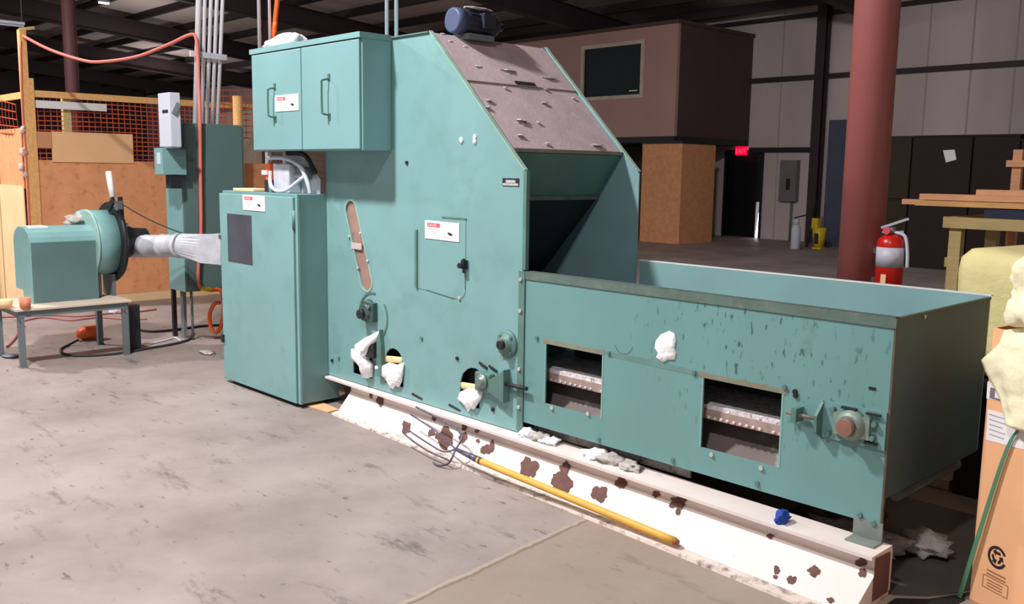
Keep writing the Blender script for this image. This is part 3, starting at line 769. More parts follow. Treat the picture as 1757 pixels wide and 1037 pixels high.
tag('plastic_bag', MB().blob((-2.17, -.11, UZ1+.035), (.23, .085, .065), 5, .25, 1.5, floor=UZ1+.007), mat('white_bag', (240, 232, 240), .4, var=.05), 'crumpled white plastic bag on top of the small wall cabinet', 'bag')

# ------------------------------------------------------------------ lower cabinet
BX0, BX1, BY, BZ = -2.94, -1.868, -.21, 1.425
bc = Thing('electrical_cabinet', 'tall green floor cabinet with dark window and safety sign, left of the housing', 'cabinet', ((BX0+BX1)/2, BY/2, 0))
bc.part('body', MB().box((BX0+.01, BY+.004, .03), (BX1-.004, .14, BZ)), mat('cabinet_side_green', (112, 150, 150), .45, var=.06, scale=2.5), bev=.004)  # door green darkened here, side shade put into the colour
bc.part('plinth', MB().box((BX0+.04, BY+.03, 0), (BX1-.03, -.03, .0299)), BLACKISH)
dr = bc.part('door', MB().box((BX0, BY-.018, .028), (BX1-.045, BY+.0035, BZ-.02)), GREEN, bev=.004)
wn = bc.part('window', MB().box((-2.82, BY-.021, .917), (-2.465, BY-.017, 1.262)), SMOKED, parent=dr)
hg = MB(); hg.box((BX1-.048, BY-.004, .03), (BX1-.028, BY+.003, BZ-.12))
bc.part('hinge', hg, GREEN_DK)
bc.part('hinge', MB().cyl((BX1-.038, BY-.012, 1.20), (BX1-.038, BY-.012, 1.32), .014, seg=12), GREEN_DK)
bc.part('corner_post', MB().box((BX1-.024, BY-.012, .03), (BX1+.002, BY+.0035, BZ)), GREEN)
put_sign(bc, None, -2.576, 1.298, -2.268, 1.405, BY-.019)
bc.part('latch', MB().box((BX0-.012, BY-.03, .30), (BX0+.02, BY-.015, .36)), BLACKISH)
bc.part('latch', MB().box((BX0-.015, BY-.025, 1.07), (BX0+.015, BY-.01, 1.10)), STEEL)
# clutter between the two cabinets
jb = Thing('junction_box', 'light grey metal box with flexible conduits, squeezed between the two green cabinets', 'electrical box', (-2.1, -.06, BZ))
jb.part('back_sheet', MB().prism([(-2.36, 1.426), (-1.89, 1.426), (-1.89, 1.52), (-2.02, 1.66), (-2.12, 1.704), (-2.36, 1.704)], [], (0, -.03, 0), X, Z, 0, .006), GALV)
jb.part('cover', MB().box((-2.33, -.13, 1.426), (-2.12, -.04, 1.62)), GALV, bev=.006)
jb.part('relay', MB().box((-2.09, -.11, 1.52), (-1.97, -.04, 1.60)), GREY, bev=.01)
jb.part('conduit', MB().tube([(-2.40, -.12, 1.66), (-2.15, -.13, 1.655), (-1.99, -.12, 1.60), (-1.92, -.11, 1.50), (-1.905, -.10, 1.427)], .014), LGREY)
jb.part('conduit', MB().tube([(-2.33, -.15, 1.57), (-2.31, -.16, 1.48), (-2.22, -.17, 1.44), (-2.08, -.17, 1.45), (-1.96, -.14, 1.52), (-1.95, -.10, 1.55)], .012), LGREY)
jb.part('conduit', MB().tube([(-2.34, -.15, 1.52), (-2.33, -.15, 1.427)], .012, sub=1), LGREY)
jb.part('conduit', MB().tube([(-2.20, -.09, 1.69), (-2.00, -.08, 1.68), (-1.90, -.06, 1.56)], .016), BLACKISH)
sc = Thing('signal_lamp', 'small orange and white lamp box under the left end of the wall cabinet', 'lamp', (-2.44, -.1, BZ))
sc.part('housing', MB().box((-2.43, -.13, 1.51), (-2.37, -.07, 1.62)), ORANGE)
sc.part('cap', MB().box((-2.47, -.14, 1.545), (-2.40, -.125, 1.575)), WHITE)
sc.part('stem', MB().box((-2.45, -.12, 1.62), (-2.415, -.09, 1.70)), WHITE)
sc.part('base', MB().box((-2.45, -.13, 1.426), (-2.37, -.06, 1.51)), BLACKISH)
tag('cream_tray', MB().box((-2.80, -.19, BZ+.001), (-2.50, -.03, BZ+.02)), PLY, 'flat cream board lying on the floor cabinet top', 'board', bev=.004)

# ------------------------------------------------------------------ beams
bmx = Thing('steel_beam', 'cream painted steel beam with rust patches under the near side of the machine', 'beam', (0, -.1, 0), 'beams under the machine')
def yT(x): return -.036-.112*(x+1.924)/3.944
def yB(x): return -.225-.053*x
def yWb(x): return yT(x)+.056
ZT = .20
def sweep(prof, xs, mb):
    n = len(prof(xs[0])); vs_ = []
    for x in xs: vs_ += [Vector((x, a, b)) for a, b in prof(x)]
    fs = []
    for k_ in range(len(xs)-1):
        for i in range(n):
            j = (i+1) % n
            fs.append((k_*n+j, k_*n+i, (k_+1)*n+i, (k_+1)*n+j))
    fs.append(list(range(n))); fs.append([(len(xs)-1)*n+i for i in reversed(range(n))])
    return mb.add(vs_, fs)
xs = [-1.62+i*(2.02+1.62)/14 for i in range(15)]
bmx.part('top_flange', sweep(lambda x: [(yT(x), ZT), (yT(x), ZT-.014), (yT(x)+.17, ZT-.014), (yT(x)+.17, ZT)], [-1.86]+xs, MB()), CREAM)
ZK = .135
bmx.part('web', sweep(lambda x: [(yWb(x), ZT-.0145), (yWb(x), ZK), (yB(x)+.05, .018), (yWb(x)+.12, .018), (yWb(x)+.12, ZT-.0145)], xs, MB()), CREAM)
bmx.part('bottom_flange', sweep(lambda x: [(yB(x), .012), (yB(x)-.004, 0), (yT(x)+.165, 0), (yT(x)+.165, .0178), (yB(x)+.045, .0178)], xs, MB()), mat('cream_dirty', (222, 206, 196), .7, var=.1, scale=9, col2=(132, 116, 108), thr=(.5, .68)))
e_ = MB(); x_ = 2.021
e_.prism([(yT(x_)+.022, .02), (yT(x_)+.15, .02), (yT(x_)+.15, ZT-.02), (yT(x_)+.022, ZT-.01)], [], (x_, 0, 0), Y, Z, 0, .003)
bmx.part('end_plate', e_, mat('beam_end', (112, 74, 70), .7, var=.15, scale=8), label='bare maroon beam end')
def webpt(px, py):
    d = RIGHT*((px-878.5)/F_PX) + UP*(-(py-518.5)/F_PX) + FWD
    t0, t1 = 1.5, 9.0
    def inside(t):
        q = CAM+d*t
        if q.z > ZK: return q.y > yWb(q.x)
        k = (ZK-q.z)/(ZK-.018)
        return q.y > yWb(q.x)+(yB(q.x)+.05-yWb(q.x))*k
    t = t0
    while t < t1 and not inside(t): t += .01
    lo, hi = t-.01, t
    for _ in range(20):
        mdl = (lo+hi)/2
        if inside(mdl): hi = mdl
        else: lo = mdl
    return CAM+d*(lo-.004)
patches = [(653,687,7,9),(636,679,3,5),(697,735,7,13),(740,743,6,7),(763,752,14,15),(745,718,5,4),(796,733,5,5),(795,750,7,9),(834,772,9,10),(844,765,4,10),(908,803,16,18),(963,826,18,17),(970,803,10,10),(1028,846,14,14),(1065,829,10,9),(1126,848,7,7),(1163,862,15,12),(1163,879,5,6),(1332,978,5,7),(1397,980,11,8),(1358,995,7,8),(1425,1030,6,5),(1478,965,10,7),(1480,983,8,7),(1330,990,4,3),(1322,920,6,5),(587,672,5,8),(820,757,4,3),(818,740,4,3)]
ch = MB()
for i, (cx, cy, rx, ry) in enumerate(patches):
    n = 26; pts = []
    for k_ in range(n):
        a = 2*math.pi*k_/n
        rr_ = 1+.5*noise.noise(Vector((math.cos(a)*1.5, math.sin(a)*1.5, i*3.7)))+.25*noise.noise(Vector((math.cos(a)*4, math.sin(a)*4, i*5.1)))
        pts.append(webpt(cx+rx*rr_*math.cos(a), cy+ry*rr_*math.sin(a)))
    ch.add(pts, [list(reversed(range(n)))])
bmx.part('bare_patch', ch, RUST, label='rusty patches where the paint has gone')
rb = Thing('steel_beam', 'shadowed steel beam under the far side of the machine', 'beam', (0, .86, 0), 'beams under the machine')
rb.part('top_flange', MB().box((-1.86, .78, ZT-.014), (1.25, .95, ZT)), CREAM); rb.part('web', MB().box((-1.8, .84, .014), (1.25, .88, ZT-.014)), CREAM); rb.part('bottom_flange', MB().box((-1.8, .76, 0), (1.25, .96, .014)), CREAM)

# ------------------------------------------------------------------ things on and by the beam
pf = Thing('pitchfork', 'pitchfork with yellow wooden handle lying along the cream beam', 'pitchfork', (.5, -.25, 0))
hA = Vector((-.045, -.262, .098)); hB = Vector((1.215, -.262, .045))
pf.part('handle', MB().tube([hA, hA.lerp(hB, .5), hB], .018, seg=14), FORKY)
pf.part('handle_end', MB().cyl(hB, hB+(hB-hA).normalized()*.02, .018, .012, seg=14), mat('handle_end', (150, 96, 40), .6))
jn = P(782, 771, 'y', -.235)
pf.part('ferrule', MB().cyl(hA+(hB-hA).normalized()*.03, jn, .020, .010, seg=14), FORKB)
b1 = P(789, 743, 'y', -.165); b2 = P(793, 752, 'y', -.18); b4 = P(770, 795, 'y', -.285); b5 = P(752, 802, 'y', -.30); b6 = P(744, 799, 'y', -.29)
b5.z = max(b5.z, .008); b6.z = max(b6.z, .008)
t1 = P(714, 699, 'y', -.10)
pf.part('tine', MB().tube([t1, P(752, 718, 'y', -.13), P(781, 735, 'y', -.155), b1, b2, jn], .006), FORKB)
pf.part('tine', MB().tube([jn, b4, b5, b6], .006), FORKB)
pf.part('tine', MB().tube([P(705, 712, 'y', -.14), P(745, 738, 'y', -.18), P(772, 762, 'y', -.22), jn], .005), FORKB)
pf.part('tine', MB().tube([P(693, 733, 'y', -.19), P(725, 755, 'y', -.215), P(760, 775, 'y', -.23), jn], .005), FORKB)
pf.part('tine', MB().tube([P(693, 745, 'y', -.23), P(730, 772, 'y', -.26), P(765, 788, 'y', -.275), P(771, 793, 'y', -.283)], .005), FORKB)
p = P(1342, 897, 'z', ZT)
tag('blue_rag', MB().blob((p.x, p.y, ZT+.02), (.022, .035, .035), 8, .6, 2.5, floor=ZT+.001), BLUE, 'crumpled blue rag on top of the cream beam', 'rag')
p = P(545, 706, 'z', 0)
q = MB(); q.prism([(0, 0), (.30, .02), (.30, .11), (.05, .13)], [], (-1.97, -.16, .001), X, Y, 0, .008)
tag('cardboard_scrap', q, CARD, 'flat brown cardboard scrap on the floor at the cabinet foot', 'cardboard')
for i, (px, py, rx, rz, m_, lb) in enumerate(((905,742,.04,.03,LINT,'white lint lump under the hopper by the bolted flange'),(925,748,.05,.025,LINT_DIRTY,'greyish lint lump under the hopper, second from the flange'),(945,753,.05,.02,LINT,'low white lint lump under the hopper, third from the flange'),(1025,780,.07,.03,LINT,'biggest white lint heap spilling out on the beam below the first window'),(1050,785,.07,.03,LINT_DIRTY,'grey lint heap under the hopper right of the biggest white one'),(1085,796,.06,.02,LINT_DIRTY,'thin grey lint streak under the hopper, farthest right on the beam'))):
    p = P(px, py, 'y', .0); p.y = yT(p.x)+.10
    tag('lint_tuft', MB().blob((p.x, p.y, ZT+.012), (rx, .05, rz), i+50, .5, floor=ZT+.001), m_, lb, 'lint', 'lint tufts on the machine')
# debris under the hopper end
for i, (c, r, m_, lb) in enumerate((((1.72, .35, .05), (.20, .12, .06), LINT_DIRTY, 'large grey fibre heap on the floor under the hopper end'), ((1.95, .52, .045), (.10, .09, .05), LINT_DIRTY, 'smaller pale fibre heap under the hopper end, nearer the cardboard box'), ((1.60, .62, .10), (.10, .16, .12), mat('debris_brown', (126, 110, 92), .9, var=.3, scale=8), 'brown debris heap deep under the hopper end'))):
    tag('fibre_heap', MB().blob(c, r, i+70, .5, 2.4, floor=.006), m_, lb, 'fibre heap', 'fibre heaps under the hopper')
for a, b, lb in (((1550, 810), (1634, 831), 'longer pinkish plank on the floor under the hopper end'), ((1527, 838), (1558, 822), 'shorter pinkish plank on the floor under the hopper end')):
    a = P(a[0], a[1], 'z', .03); b = P(b[0], b[1], 'z', .03)
    tag('plank', MB().bar(a, b, .09, .05), mat('plank_pink', (176, 146, 128), .85, var=.15, scale=10), lb, 'plank', 'planks under the hopper')
q = MB(); pts = [(1.2, .05)]+[(2.02+.16*math.sin(t*math.pi/2/8*1.0), .0+.75*t/8) for t in range(9)]+[(1.2, .75)]
tag('floor_sheet', MB().prism([(1.3, .075), (2.035, .03), (2.13, .12), (2.19, .22), (2.225, .32), (2.40, 1.15), (1.3, 1.15)], [], (0, 0, .001), X, Y, 0, .004), mat('sheet_grey', (84, 78, 76), .5, var=.2, scale=3), 'dull grey sheet on the floor under the hopper end', 'floor sheet')
tag('black_mat', MB().prism([(2.05, -.10), (2.20, -.10), (2.24, .19), (2.215, .26), (2.14, .10), (2.05, .01)], [], (0, 0, .0003), X, Y, 0, .0006), BLACKISH, 'black mat on the floor between the beam end and the brown box', 'mat')  # thin flat black patch between beam end and box

# ------------------------------------------------------------------ cardboard box and foam at the right
cb = P(1663, 1030, 'z', 0)
bu = Vector((.905, -.425, 0)).normalized(); bv_ = Vector((-bu.y, bu.x, 0))
if bv_.y < 0: bv_ = -bv_
BH, BWd, BDp = 1.055, .62, .55
bxT = Thing('cardboard_box', 'tall brown cardboard box with white labels at the right edge of the photo', 'box', cb+bu*BWd/2+bv_*BDp/2)
mb = MB(); th = .006
mb.obox(cb, bu, bv_, Z, BWd, th, BH); mb.obox(cb+bv_*(BDp-th), bu, bv_, Z, BWd, th, BH)
mb.obox(cb+bv_*th, bu, bv_, Z, th, BDp-2*th, BH); mb.obox(cb+bv_*th+bu*(BWd-th), bu, bv_, Z, th, BDp-2*th, BH); mb.obox(cb+Z*.001, bu, bv_, Z, BWd, BDp, th)
bxT.part('body', mb, CARD)
bxT.part('flap', MB().obox(cb+Z*BH+bv_*.01, bv_, bu, (bu*.8+Z*.25).normalized(), BDp-.03, .004, .10), CARD)
nf = -bv_
def facept(px, py):
    d = RIGHT*((px-878.5)/F_PX) + UP*(-(py-518.5)/F_PX) + FWD
    t = (cb-CAM).dot(nf)/d.dot(nf); q = CAM+d*t-cb
    return (q.dot(bu), q.z)
def sticker(name, pts, m_, t0=0, t1=.0015):
    return bxT.part(name, MB().prism([facept(*p) for p in pts], [], cb, bu, Z, t0, t1), m_)
s1 = sticker('label', [(1695,655),(1757,676),(1757,697),(1693,684)], SIGNW)
s2 = sticker('label', [(1695,703),(1757,720),(1757,772),(1692,755)], SIGNW)
mb = MB()
for i in range(5):
    a = facept(1698, 710+i*8.5); ln = (.19, .20, .10, .12, .11)[i]
    mb.prism(rect(a[0], a[1]-.004, a[0]+ln*.6, a[1]), [], cb, bu, Z, .0015, .0022)
bxT.part('small_print', mb, mat('grey_ink', (176, 176, 186), .6), parent=s2)
a = facept(1700, 665); mb = MB().prism([(a[0], a[1]), (a[0], a[1]-.04), (a[0]+.06, a[1]-.04), (a[0]+.06, a[1]-.033), (a[0]+.022, a[1]-.033), (a[0]+.022, a[1])], [], cb, bu, Z, .0015, .0022)
bxT.part('small_print', mb, mat('grey_ink2', (130, 120, 130), .6), parent=s1)
cxr, czr = facept(1711, 957); R_ = .042
rg = MB(); rg.prism(circ(cxr, czr, R_, 26, .5, 5.9)+list(reversed(circ(cxr, czr, R_*.76, 26, .5, 5.9))), [], cb, bu, Z, .0005, .0015)
for i in range(3):
    an = math.pi/2+i*2*math.pi/3
    def rp(x, z): return (cxr+x*math.cos(an)-z*math.sin(an), czr+x*math.sin(an)+z*math.cos(an))
    rg.prism([rp(.012, -.016), rp(.022, -.012), rp(.022, .006), rp(.030, .006), rp(.017, .020), rp(.004, .006), rp(.012, .006)], [], cb, bu, Z, .0005, .0015)
bxT.part('recycling_mark', rg, INK)
mb = MB()
for dz_ in (.0, -.014): mb.prism(rect(cxr-.04, czr-.066+dz_, cxr+.045, czr-.060+dz_), [], cb, bu, Z, .0005, .0012)
x0, z0 = cxr-.055, czr-.135
mb.prism(rect(x0, z0, x0+.115, z0+.05), [rect(x0+.003, z0+.003, x0+.112, z0+.047)], cb, bu, Z, .0005, .0012)
for i in range(3): mb.prism(rect(x0+.02, z0+.011+i*.011, x0+.09, z0+.015+i*.011), [], cb, bu, Z, .0005, .0012)
bxT.part('small_print', mb, INKB)
# green strap hanging in front of the box
st = MB(); a_ = cb-bv_*.012
f0 = facept(1652, 1037); f1 = facept(1725, 790); f2 = facept(1757, 730)
pts = [cb+bu*f0[0]+Z*max(f0[1], .0)-bv_*.02, cb+bu*f1[0]+Z*f1[1]-bv_*.012, cb+bu*f2[0]+Z*f2[1]-bv_*.010, cb+bu*(f2[0]+.06)+Z*(f2[1]+.10)-bv_*.010]
d_ = [(.012, 1), (.007, 1), (.006, 1), (.006, 1)]
sp_ = spline([p.copy() for p in pts], 6)
vs_ = []; fs = []
for i, p in enumerate(sp_):
    wv = .009*(1-i/len(sp_))+.0015
    vs_ += [p-bu*wv, p+bu*wv, p+bu*wv-bv_*.002, p-bu*wv-bv_*.002]
for i in range(len(sp_)-1):
    for k_ in range(4):
        j = (k_+1) % 4
        fs.append((i*4+k_, i*4+j, (i+1)*4+j, (i+1)*4+k_))
fs.append((3, 2, 1, 0)); fs.append(tuple(len(vs_)-4+i for i in range(4)))
tag('strapping_band', MB().add(vs_, fs), STRAP, 'green plastic strapping band slanting across the brown box', 'strap')
# crumpled foam sheet over the box
def drape(pix, label, m_, off, seed, name='foam_sheet'):
    """grid of pixels on the box front, pushed out with folds"""
    rows = len(pix); cols = len(pix[0]); G = []
    sub = 6
    for r in range((rows-1)*sub+1):
        fr_ = r/sub; r0 = min(int(fr_), rows-2); tr = fr_-r0
        row = []
        for c in range((cols-1)*sub+1):
            fc = c/sub; c0_ = min(int(fc), cols-2); tc_ = fc-c0_
            def ip(i): return ((pix[r0][c0_][i]*(1-tc_)+pix[r0][c0_+1][i]*tc_)*(1-tr)+(pix[r0+1][c0_][i]*(1-tc_)+pix[r0+1][c0_+1][i]*tc_)*tr)
            u_, z_ = facept(ip(0), ip(1)); o_ = ip(2)
            p = cb+bu*u_+Z*z_-bv_*(o_+off)
            p -= bv_*.018*noise.noise(p*9+Vector((seed, 0, 0)))+bv_*.006*noise.noise(p*28+Vector((seed, 3, 0)))
            row.append(p)
        G.append(row)
    vs_ = []; nr, nc = len(G), len(G[0])
    for lay in (0, .012):
        for row in G:
            for p in row: vs_.append(p+bv_*lay)
    fs = []; n = nr*nc
    for r in range(nr-1):
        for c in range(nc-1):
            a, b, c_, d_ = r*nc+c, r*nc+c+1, (r+1)*nc+c+1, (r+1)*nc+c
            fs.append((d_, c_, b, a)); fs.append((a+n, b+n, c_+n, d_+n))
    for c in range(nc-1):
        fs.append((c, c+1, c+1+n, c+n)); q = (nr-1)*nc; fs.append((q+c+1, q+c, q+c+n, q+c+1+n))
    for r in range(nr-1):
        fs.append(((r+1)*nc, r*nc, r*nc+n, (r+1)*nc+n)); q = nc-1; fs.append((r*nc+q, (r+1)*nc+q, (r+1)*nc+q+n, r*nc+q+n))
    mb = MB().add(vs_, fs, True)
    return tag(name, mb, m_, label, 'foam')
drape([[(1734,566,.00),(1765,562,.0),(1800,560,.0)],[(1727,588,.0),(1760,590,.03),(1800,590,.03)],[(1691,618,.0),(1745,635,.03),(1800,640,.03)],[(1707,655,.0),(1745,665,.03),(1800,670,.03)],[(1728,690,.0),(1750,695,.02),(1800,700,.02)],[(1740,728,.01),(1765,738,.01),(1800,748,.01)]],
      'pale yellow foam sheet draped down the front of the brown box', FOAM_LT, .022, 2)
c_ = cb+bu*.19+bv_*.05+Z*(BH+.14)
tag('foam_wad', MB().blob(c_, (.135, .13, .16), 12, .3, 2.0, sub=4, floor=BH+.028), FOAM_LT, 'bunched pale yellow foam on top of the brown box', 'foam')
bl = P(1640, 470, 'y', 1.35)
mb = MB(); bm = bmesh.new(); bmesh.ops.create_cube(bm, size=1); bmesh.ops.subdivide_edges(bm, edges=bm.edges, cuts=9, use_grid_fill=True)
vs_ = []
bz_top = P(1690, 427, 'y', 1.35).z
for v in bm.verts:
    d = v.co*2; q = Vector([math.copysign(abs(c)**.0 if abs(c) > .999 else abs(c), c) if c else 0 for c in d])
    l = max(abs(d.x), abs(d.y), abs(d.z))
    bzb = .62; s_ = Vector((d.x, d.y, d.z)); rl_ = (abs(d.x)**9+abs(d.y)**9+abs(d.z)**9)**(1/9)
    s_ = s_*(l/rl_)
    p = Vector((bl.x+.62+s_.x*.63, 1.68+s_.y*.33, (bz_top+bzb)/2+s_.z*(bz_top-bzb)/2))
    p += p.normalized()*0+Vector((noise.noise(p*3), noise.noise(p*3+Vector((5, 0, 0))), noise.noise(p*3+Vector((0, 5, 0)))))*.03
    p.z = max(p.z, bzb)
    vs_.append(p)
mb.add(vs_, [[v.index for v in f.verts] for f in bm.faces], True); bm.free()
tag('dark_bin', MB().box((bl.x+.05, 1.40, 0), (bl.x+1.2, 1.98, .615)), BLACKISH, 'dark bin under the yellow foam bale behind the hopper corner', 'bin')  # block added to keep the area below the bale dark
tag('foam_bale', mb, FOAM, 'big rounded pale yellow foam bale standing behind the hopper corner', 'foam')

# ------------------------------------------------------------------ fire extinguisher on the column
ex = P(1527, 440, 'y', 1.92)
er = .076
dirc = (Vector((ex.x, ex.y, 0))-Vector((.87, 2.0, 0)))
ez0 = .835
fe = Thing('fire_extinguisher', 'red fire extinguisher with white label hung on the red column', 'fire extinguisher', (ex.x, ex.y, ez0))
fe.part('cylinder', MB().lathe((ex.x, ex.y, ez0), Z, [(0, er*.8), (.01, er), (.37, er), (.40, er*.93), (.42, er*.6), (.43, er*.33)], 32), REDP)
fe.part('label', MB().lathe((ex.x, ex.y, 1.075), Z, [(0, er+.001), (.115, er+.001)], 32), mat('label_lavender', (202, 198, 214), .5, var=.1, scale=30))
fe.part('valve', MB().cyl((ex.x, ex.y, ez0+.43), (ex.x, ex.y, ez0+.47), .024), STEEL)
fe.part('tag', MB().cyl((ex.x-.01, ex.y-.03, ez0+.45), (ex.x-.012, ex.y-.045, ez0+.45), .022, seg=14), SIGNR)
fe.part('lever', MB().bar((ex.x-.05, ex.y-.03, ez0+.465), (ex.x+.07, ex.y+.05, ez0+.52), .022, .012), LGREY)
fe.part('lever', MB().bar((ex.x-.04, ex.y-.03, ez0+.44), (ex.x+.05, ex.y+.04, ez0+.445), .022, .010), LGREY)
fe.part('hose', MB().tube([(ex.x+.02, ex.y, ez0+.44), (ex.x+.075, ex.y+.01, ez0+.42), (ex.x+.095, ex.y+.01, ez0+.33), (ex.x+.10, ex.y+.01, ez0+.24)], .010), LGREY)
fe.part('gauge_tag', MB().box((ex.x-.01, ex.y-er-.006, ez0+.15), (ex.x+.02, ex.y-er+.0, ez0+.20)), PLY)
brk = MB(); cdir = -dirc.normalized()
gap = dirc.length-er-.127
pb = Vector((ex.x, ex.y, .99))+cdir*(er-.002)
brk.bar(pb, pb+cdir*(gap+.006), .05, .03); pb2 = pb.copy(); pb2.z = 1.16
brk.bar(pb2, pb2+cdir*(gap+.006), .05, .03)
brk.lathe((ex.x, ex.y, .955), Z, [(0, er+.003), (.014, er+.003)], 32)
fe.part('bracket', brk, STEEL)

# ------------------------------------------------------------------ blower, table, duct
wt = Thing('work_table', 'low grey steel table with pale top carrying the blower', 'table', (-4.65, -.79, 0))
TX0, TX1, TY0, TY1, TZ = -5.05, -4.36, -1.24, -.34, .47
wt.part('tabletop', MB().box((TX0, TY0, TZ-.02), (TX1, TY1, TZ)), mat('table_top', (214, 196, 176), .5, var=.06), bev=.003)
ap_ = MB(); ap_.box((TX1-.03, TY0+.03, TZ-.07), (TX1-.02, TY1-.03, TZ-.0205)); ap_.box((TX0+.02, TY0+.03, TZ-.07), (TX0+.03, TY1-.03, TZ-.0205)); ap_.box((TX0+.03, TY0+.03, TZ-.07), (TX1-.03, TY0+.04, TZ-.0205)); ap_.box((TX0+.03, TY1-.04, TZ-.07), (TX1-.03, TY1-.03, TZ-.0205))
wt.part('apron', ap_, GREY)
for lx, ly in ((TX1-.045, TY0+.045), (TX1-.045, TY1-.045), (TX0+.045, TY0+.045), (TX0+.045, TY1-.045)):
    lg = MB(); lg.box((lx-.022, ly-.022, .006), (lx+.022, ly-.016, TZ-.0205)); lg.box((lx+.016, ly-.016, .006), (lx+.022, ly+.022, TZ-.0205)); lg.box((lx-.03, ly-.03, 0), (lx+.03, ly+.03, .006))
    lg.prism([(lx-.02, TZ-.07), (lx+.05, TZ-.07), (lx-.02, TZ-.14)], [], (0, ly-.016, 0), X, Z, 0, .004)
    wt.part('leg', lg, GREY)
bw = Thing('blower', 'green motor blower with round-topped guard on the low steel table', 'blower', (-4.81, -.42, TZ), rotz=1e-6)
def bl_(px, py, y):
    p = P(px, py, 'y', y); return p-bw.loc
gd = MB().prism([(-.22, .09), (-.03, .09), (-.03, .0), (.21, .0), (.21, .50), (.20, .535), (.165, .575), (.10, .605), (0, .618), (-.09, .61), (-.16, .58), (-.205, .535), (-.22, .49)], [], (0, -.62, 0), X, Z, 0, -.52)
bw.part('motor_guard', gd, GREEN, bev=.004)
bw.part('side_plate', MB().box((.21, -.612, .012), (.2145, -.11, .495)), mat('guard_dark_green', (88, 116, 117), .5, var=.08, scale=4))  # darker sheet over the guard side, paints the shade on that face
s_ = bw.part('warning_sticker', MB().prism(rect(-.06, -.58, .10, -.44), [], (0, 0, .606), X, Y, 0, .0135), SIGNW)
bw.part('sticker_ink', MB().prism(rect(.0, -.53, .05, -.49), [], (0, 0, .6195), X, Y, 0, .001), SIGNP, parent=s_)
bw.part('fan_casing', MB().lathe((0, -.10, .46), Y, [(0, .20), (.01, .272), (.03, .28), (.18, .28)], 40), GREEN)
bw.part('casing_rim', MB().lathe((0, -.105, .46), Y, [(0, .272), (.004, .287), (.014, .287)], 40), mat('rim_pale', (150, 186, 176), .5))
bw.part('back_disc', MB().lathe((0, .082, .465), Y, [(0, .34), (.02, .35), (.045, .33), (.06, .20)], 40), BLACKISH)
bw.part('inlet_ring', MB().lathe((0, .142, .46), Y, [(0, .17), (.06, .165), (.14, .12), (.26, .11)], 32), BLACKISH)
bw.part('stand', MB().box((-.12, -.08, 0), (.12, -.04, .20)), GREY); bw.part('stand', MB().box((-.10, .05, 0), (.12, .079, .19)), GREY)
bw.part('outlet', MB().cyl((-.20, -.03, .62), (-.28, -.05, .68), .07), GREEN)
cp_ = bl_(203, 352, -.35); bw.part('clamp', MB().box(cp_-Vector((.04, .02, .035)), cp_+Vector((.04, .02, .035))), STEEL)
bw.part('lever_arm', MB().bar(bl_(206, 338, -.32), bl_(211, 400, -.32), .03, .035, up=(1, 0, 0)), BLACKISH)
bw.part('grip', MB().tube([bl_(193, 339, -.37), bl_(186, 295, -.37)], .024, sub=1, seg=14), WHITE, label='white lever grip')
bw.part('pivot_arm', MB().bar(bl_(186, 360, -.38), bl_(195, 342, -.37), .02, .05), BLACKISH)
wn_ = bl_(217, 386, -.25); bw.part('wing_nut', MB().blob(wn_, (.035, .02, .017), 3, .1, sub=2), mat('cream_knob', (230, 206, 176), .5))
q_ = P(130, 378, 'y', -.56)
tag('lint_tuft', MB().blob((q_.x, q_.y, 1.115), (.10, .08, .055), 15, .5), LINT_DIRTY, 'grey lint clump behind the blower guard', 'lint', 'lint tufts on the machine')
cu = P(43, 519, 'z', TZ+.05)
tag('paper_cup', MB().lathe((cu.x, cu.y, TZ+.001), Z, [(0, .038), (.085, .044)], 20), mat('cup_orange', (222, 138, 104), .6, var=.1, scale=20), 'orange cup on the table end under the blower guard', 'cup')
bk_ = P(8, 522, 'z', TZ+.03)
tag('plastic_tub', MB().lathe((bk_.x, bk_.y, TZ+.001), Z, [(0, .05), (.06, .06), (.065, .055)], 20), PLY, 'small cream tub on the left end of the low table', 'tub')
# duct: round pipe with bands, square transition, run into the machine
A = PD(226, 423, 8.25); Bp = PD(312, 422, 7.95); Cq = PD(384, 428, 7.85)
ducT = Thing('air_duct', 'galvanized duct running from the blower behind the floor cabinet', 'duct', (Bp.x, Bp.y, Bp.z))
dd = (Bp-A).normalized(); ln = (Bp-A).length
ducT.part('pipe', MB().lathe(A-dd*.05, dd, [(0, .098), (ln*.30+.05, .098), (ln*.31+.05, .103), (ln*.33+.05, .098), (ln*.62+.05, .098), (ln*.63+.05, .104), (ln*.65+.05, .099), (ln*.92+.05, .099), (ln*.93+.05, .108), (ln+.05, .108)], 30), GALV)
sq = []
dq = (Cq-Bp); L2 = dq.length; dq.normalize(); sdv = dq.cross(Z).normalized(); upv = sdv.cross(dq)
tr = MB(); n = 32; r0 = []; r1 = []
for i in range(n):
    a = 2*math.pi*i/n
    r0.append(Bp+(sdv*math.cos(a)+upv*math.sin(a))*.106)
    k_ = max(abs(math.cos(a)), abs(math.sin(a)))
    r1.append(Bp+dq*L2*.65+(sdv*math.cos(a)/k_+upv*math.sin(a)/k_)*.118)
r2 = [p+dq*L2*.55 for p in r1]
tr.add(r0+r1+r2, [(i, (i+1) % n, n+(i+1) % n, n+i) for i in range(n)]+[(n+i, n+(i+1) % n, 2*n+(i+1) % n, 2*n+i) for i in range(n)])
tr.f = [list(reversed(f)) for f in tr.f]
ducT.part('transition', tr, GALV)
e0 = Bp+dq*L2*1.15
run = MB(); run.bar(e0-dq*.02, e0+dq*.25, .236, .236); e1 = e0+dq*.13
run.bar((e1.x-.08, e1.y+.06, e1.z), (HX0-.002, e1.y+.06, e1.z), .23, .234)
ducT.part('square_run', run, GALV)
